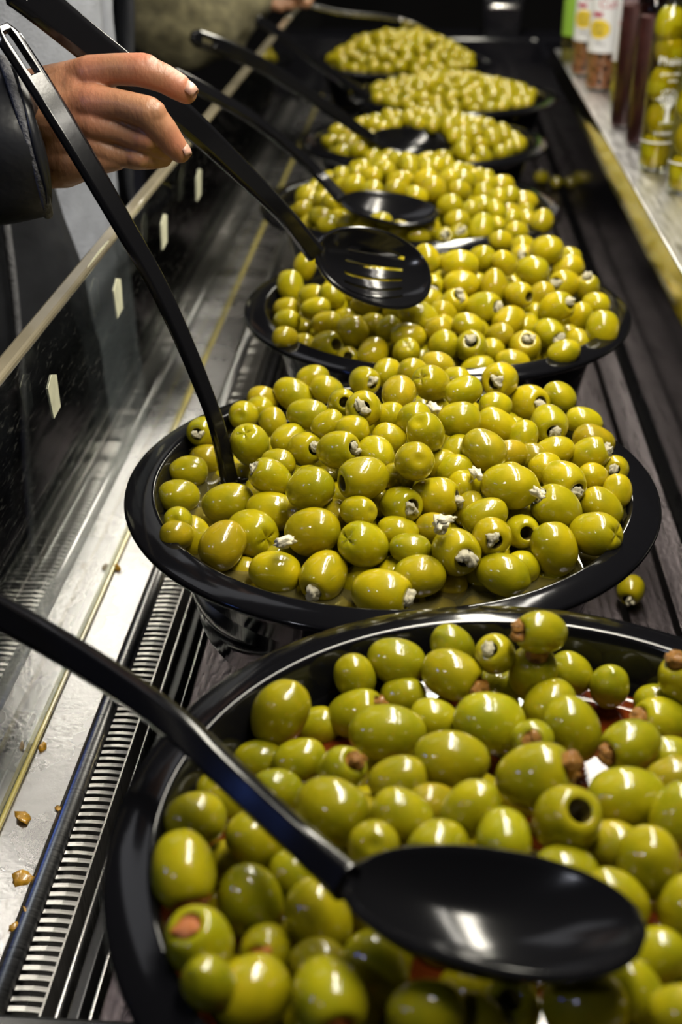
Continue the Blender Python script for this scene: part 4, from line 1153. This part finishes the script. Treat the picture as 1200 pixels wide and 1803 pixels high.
def lettering(e, text, r, a0, u, z, size, m, name='lettering'):
    cu = bpy.data.curves.new('t', 'FONT'); cu.body = text; cu.size = size; cu.align_x = 'CENTER'; cu.resolution_u = 3
    o = bpy.data.objects.new('t', cu); COL.objects.link(o)
    dg = bpy.context.evaluated_depsgraph_get(); dg.update()
    me = bpy.data.meshes.new_from_object(o.evaluated_get(dg))
    pts = [(u + v.co.x, z + v.co.y) for v in me.vertices]; fs = [tuple(p.vertices) for p in me.polygons]
    bpy.data.objects.remove(o); bpy.data.curves.remove(cu); bpy.data.meshes.remove(me)
    return wrap(e, pts, fs, r, a0, m, name)
def tree_print(e, r, a0, u, z, h):
    rr = random.Random(2); pts = []; f = []
    def quad(x0, y0, x1, y1, w0, w1):
        dx, dy = x1 - x0, y1 - y0; l_ = math.hypot(dx, dy); nx, ny = -dy / l_, dx / l_; b = len(pts)
        pts.extend([(u + x0 - nx * w0, z + y0 - ny * w0), (u + x0 + nx * w0, z + y0 + ny * w0), (u + x1 + nx * w1, z + y1 + ny * w1), (u + x1 - nx * w1, z + y1 - ny * w1)])
        f.append((b, b + 1, b + 2, b + 3))
    quad(-0.22 * h, 0, 0.22 * h, 0, 0.015 * h, 0.015 * h)
    quad(0, 0, 0.0, 0.42 * h, 0.085 * h, 0.045 * h)
    for a in (-0.9, -0.5, -0.15, 0.25, 0.6, 0.95):
        quad(0, 0.38 * h, 0.36 * h * math.sin(a), (0.38 + 0.45 * math.cos(a)) * h, 0.03 * h, 0.012 * h)
    for i in range(70):
        a = rr.uniform(0, 6.28); q = math.sqrt(rr.random()); x = 0.34 * h * q * math.cos(a); y = 0.72 * h + 0.27 * h * q * math.sin(a)
        t = rr.uniform(0, 3.1); l_ = 0.045 * h
        quad(x, y, x + l_ * math.cos(t), y + l_ * math.sin(t), 0.012 * h, 0.02 * h)
    return wrap(e, pts, f, r, a0, 'whiteprint', 'tree_print')
def inside_olives(x, y, r, zs, lab):
    for i, z in enumerate(zs):
        ob = bpy.data.objects.new('bottled_olive', olive_mesh('p', i % 4, 'olive')); COL.objects.link(ob)
        q = r * 0.89
        ob.matrix_world = Matrix.Translation((x + (i % 2 - 0.5) * 0.003, y - 0.001, SZ + z)) @ Matrix.Rotation(1.3 + 0.25 * (i % 3), 4, 'Y') @ Matrix.Rotation(i * 1.1, 4, 'X') @ Matrix.Diagonal((q, q, q, 1))
        ob.color = (0.95, 1.0, 1.0, 1)
        tag(ob, lab % ['lowest', 'second from the bottom', 'third from the bottom', 'fourth from the bottom', 'topmost'][i], 'olive', 'olives inside the clear bottles')
ZS = [0.022, 0.059, 0.096, 0.131, 0.157]
ANG = math.radians(-102)
for (x, y, w, nm) in [(0.2800, 1.338, 'rightmost', 0), (0.2655, 1.443, 'tree-printed', 1)]:
    e = bottle(x, y, 0.0190, 0.160, 'clear glass bottle of big green olives, rightmost on the steel shelf' if nm == 0 else 'clear glass olive bottle with white tree print and lettering', 'bottle')
    inside_olives(x, y, 0.0190, ZS, 'big green olive %s inside the ' + ('rightmost clear bottle' if nm == 0 else 'tree-printed clear bottle'))
    v, f = lathe([(0.0, 0.006), (0.0172, 0.006), (0.0178, 0.010), (0.0178, 0.158), (0.0, 0.160)], 36); mesh('brine', v, f, 'brinefill', e)
    rr_ = 0.0193
    patch(e, rr_, ANG, -0.0285, 0.0285, 0.0335, 0.0350, 'whiteprint', 'printed_line', 36)
    lettering(e, 'Phaiou', rr_, ANG, 0.008, 0.118, 0.0125, 'whiteprint' if nm else 'yellowprint')
    lettering(e, 'green whole', rr_, ANG, 0.008, 0.107, 0.0050, 'whiteprint')
    lettering(e, 'olives', rr_, ANG, 0.010, 0.100, 0.0050, 'whiteprint')
    if nm: tree_print(e, rr_, ANG, 0.008, 0.056, 0.036)
    lettering(e, 'IN BRINE', rr_, ANG, 0.006, 0.043, 0.0052, 'whiteprint')
e = bottle(0.2690, 1.575, 0.0188, 0.156, 'dark brown bottle standing next to the tree-printed bottle', 'amber', fill='brownfill', fill_h=0.150)
e = bottle(0.2640, 1.685, 0.0188, 0.156, 'dark brown bottle beside the white-labelled tubes', 'amber', fill='brownfill', fill_h=0.150, capm='darkmetal')
e = bottle(0.2790, 1.830, 0.0180, 0.150, 'half hidden olive bottle with white back label between jar and dark bottle', 'bottle', fill='brinefill', fill_h=0.10)
patch(e, 0.0184, ANG, -0.026, 0.010, 0.062, 0.148, 'label', 'label')
lettering(e, 'iiiiii', 0.0187, ANG, -0.010, 0.110, 0.008, 'redprint')
inside_olives(0.2790, 1.830, 0.0180, [0.022, 0.057], 'big green olive %s inside the half hidden labelled bottle')
RING = None
def ring_jar(x, y, r, h, lab, lz, dark):
    global RING
    e = bottle(x, y, r, h, lab, 'bottle', 'olive_ring_jar')
    patch(e, r + 0.0004, ANG, -0.046, 0.046, lz, h - 0.004, 'label', 'label', 30)
    oval(e, r + 0.0008, ANG, -0.008, lz + 0.033, 0.017, 0.0135, 'yellowprint', 'yellow_oval')
    lettering(e, 'olive', r + 0.0011, ANG, -0.009, lz + 0.035, 0.0085, 'darkprint')
    lettering(e, 'rings', r + 0.0011, ANG, -0.009, lz + 0.027, 0.0085, 'darkprint')
    lettering(e, '190 g', r + 0.0008, ANG, -0.006, lz + 0.011, 0.0075, 'darkprint')
    patch(e, r + 0.0008, ANG, -0.020, -0.004, lz + 0.050, lz + 0.056, 'redprint', 'red_band', 8)
    lettering(e, 'Cuh', r + 0.0008, ANG, 0.004, lz + 0.062, 0.018, 'redprint')
    v, f = lathe([(0.0, 0.004), (r * 0.70, 0.004), (r * 0.72, 0.010), (r * 0.72, h * 0.9), (0.0, h * 0.9)], 32)
    mesh('contents', v, f, 'brownfill', e)
    if RING is None:
        v, f = [], []
        for i in range(20):
            for j in range(10):
                a, b = 2 * math.pi * i / 20, 2 * math.pi * j / 10
                q = 1 + 0.36 * math.cos(b); v.append((q * math.cos(a), 0.45 * math.sin(b), q * math.sin(a)))
        for i in range(20):
            for j in range(10): f.append((i * 10 + j, ((i + 1) % 20) * 10 + j, ((i + 1) % 20) * 10 + (j + 1) % 10, i * 10 + (j + 1) % 10))
        tmp = mesh('olive_ring', v, f, 'ring'); RING = tmp.data; bpy.data.objects.remove(tmp)
    rr = random.Random(int(x * 1e4))
    for i in range(9):
        a = ANG + [-0.85, -0.1, 0.65, -0.5, 0.3, 1.0, -0.95, -0.15, 0.6][i] + rr.uniform(-0.1, 0.1); z = [0.013, 0.014, 0.013, 0.031, 0.033, 0.031, 0.048, 0.050, 0.049][i]
        o = bpy.data.objects.new('olive_ring', RING); COL.objects.link(o)
        q = 0.0072
        o.matrix_world = Matrix.Translation((x + r * 0.82 * math.cos(a), y + r * 0.82 * math.sin(a), SZ + z)) @ Matrix.Rotation(a + math.pi / 2, 4, 'Z') @ Matrix.Diagonal((q, q * 0.7, q, 1))
        tag(o, ['left', 'middle', 'right'][i % 3] + ' brown olive ring in the ' + ['bottom', 'middle', 'upper'][i // 3] + ' row inside the ' + dark, 'olive ring', 'olive rings in the ' + dark)
ring_jar(0.2640, 1.960, 0.0235, 0.150, 'clear jar of brown olive rings with white label, beside the dark bottles', 0.056, 'nearer white-labelled jar')
ring_jar(0.2550, 2.090, 0.0225, 0.150, 'clear jar of brown olive rings with white label, farther along the shelf', 0.054, 'farther white-labelled jar')
e = bottle(0.2480, 2.215, 0.0215, 0.140, 'green-labelled jar at the far end of the steel shelf', 'bottle', fill='brinefill', fill_h=0.06)
patch(e, 0.0219, ANG, -0.040, 0.040, 0.045, 0.136, 'greenlabel', 'label')
patch(e, 0.0222, ANG, 0.004, 0.016, 0.048, 0.090, 'label', 'white_panel', 8)

# ------------------------------------------------------------------ a bin at the far end of the counter
bx = Vector((0.155, 2.790, 0.1203))
e = empty('black_bin', bx); tag(e, 'small black bin with steel handle at the far end of the counter', 'bin')
v, f = lathe([(0.0, 0.0), (0.050, 0.0), (0.062, 0.11), (0.066, 0.112), (0.066, 0.118), (0.058, 0.116), (0.046, 0.006), (0.0, 0.006)], 4, (0, 0, 0), 0.7, math.pi / 4, math.pi / 4 + 2 * math.pi)
mesh('body', v, f, 'blackgloss', e, False)
P = catmull([(-0.030, -0.052, 0.055), (-0.030, -0.066, 0.060), (0.030, -0.066, 0.060), (0.030, -0.052, 0.055)], 20); v = []; f = []
for i, p in enumerate(P):
    for j in range(8): v.append(p + Vector((0, math.cos(j * math.pi / 4), math.sin(j * math.pi / 4))) * 0.004)
for i in range(20):
    for j in range(8): f.append((i * 8 + j, i * 8 + 8 + j, i * 8 + 8 + (j + 1) % 8, i * 8 + (j + 1) % 8))
mesh('handle', v, f, 'steel', e)
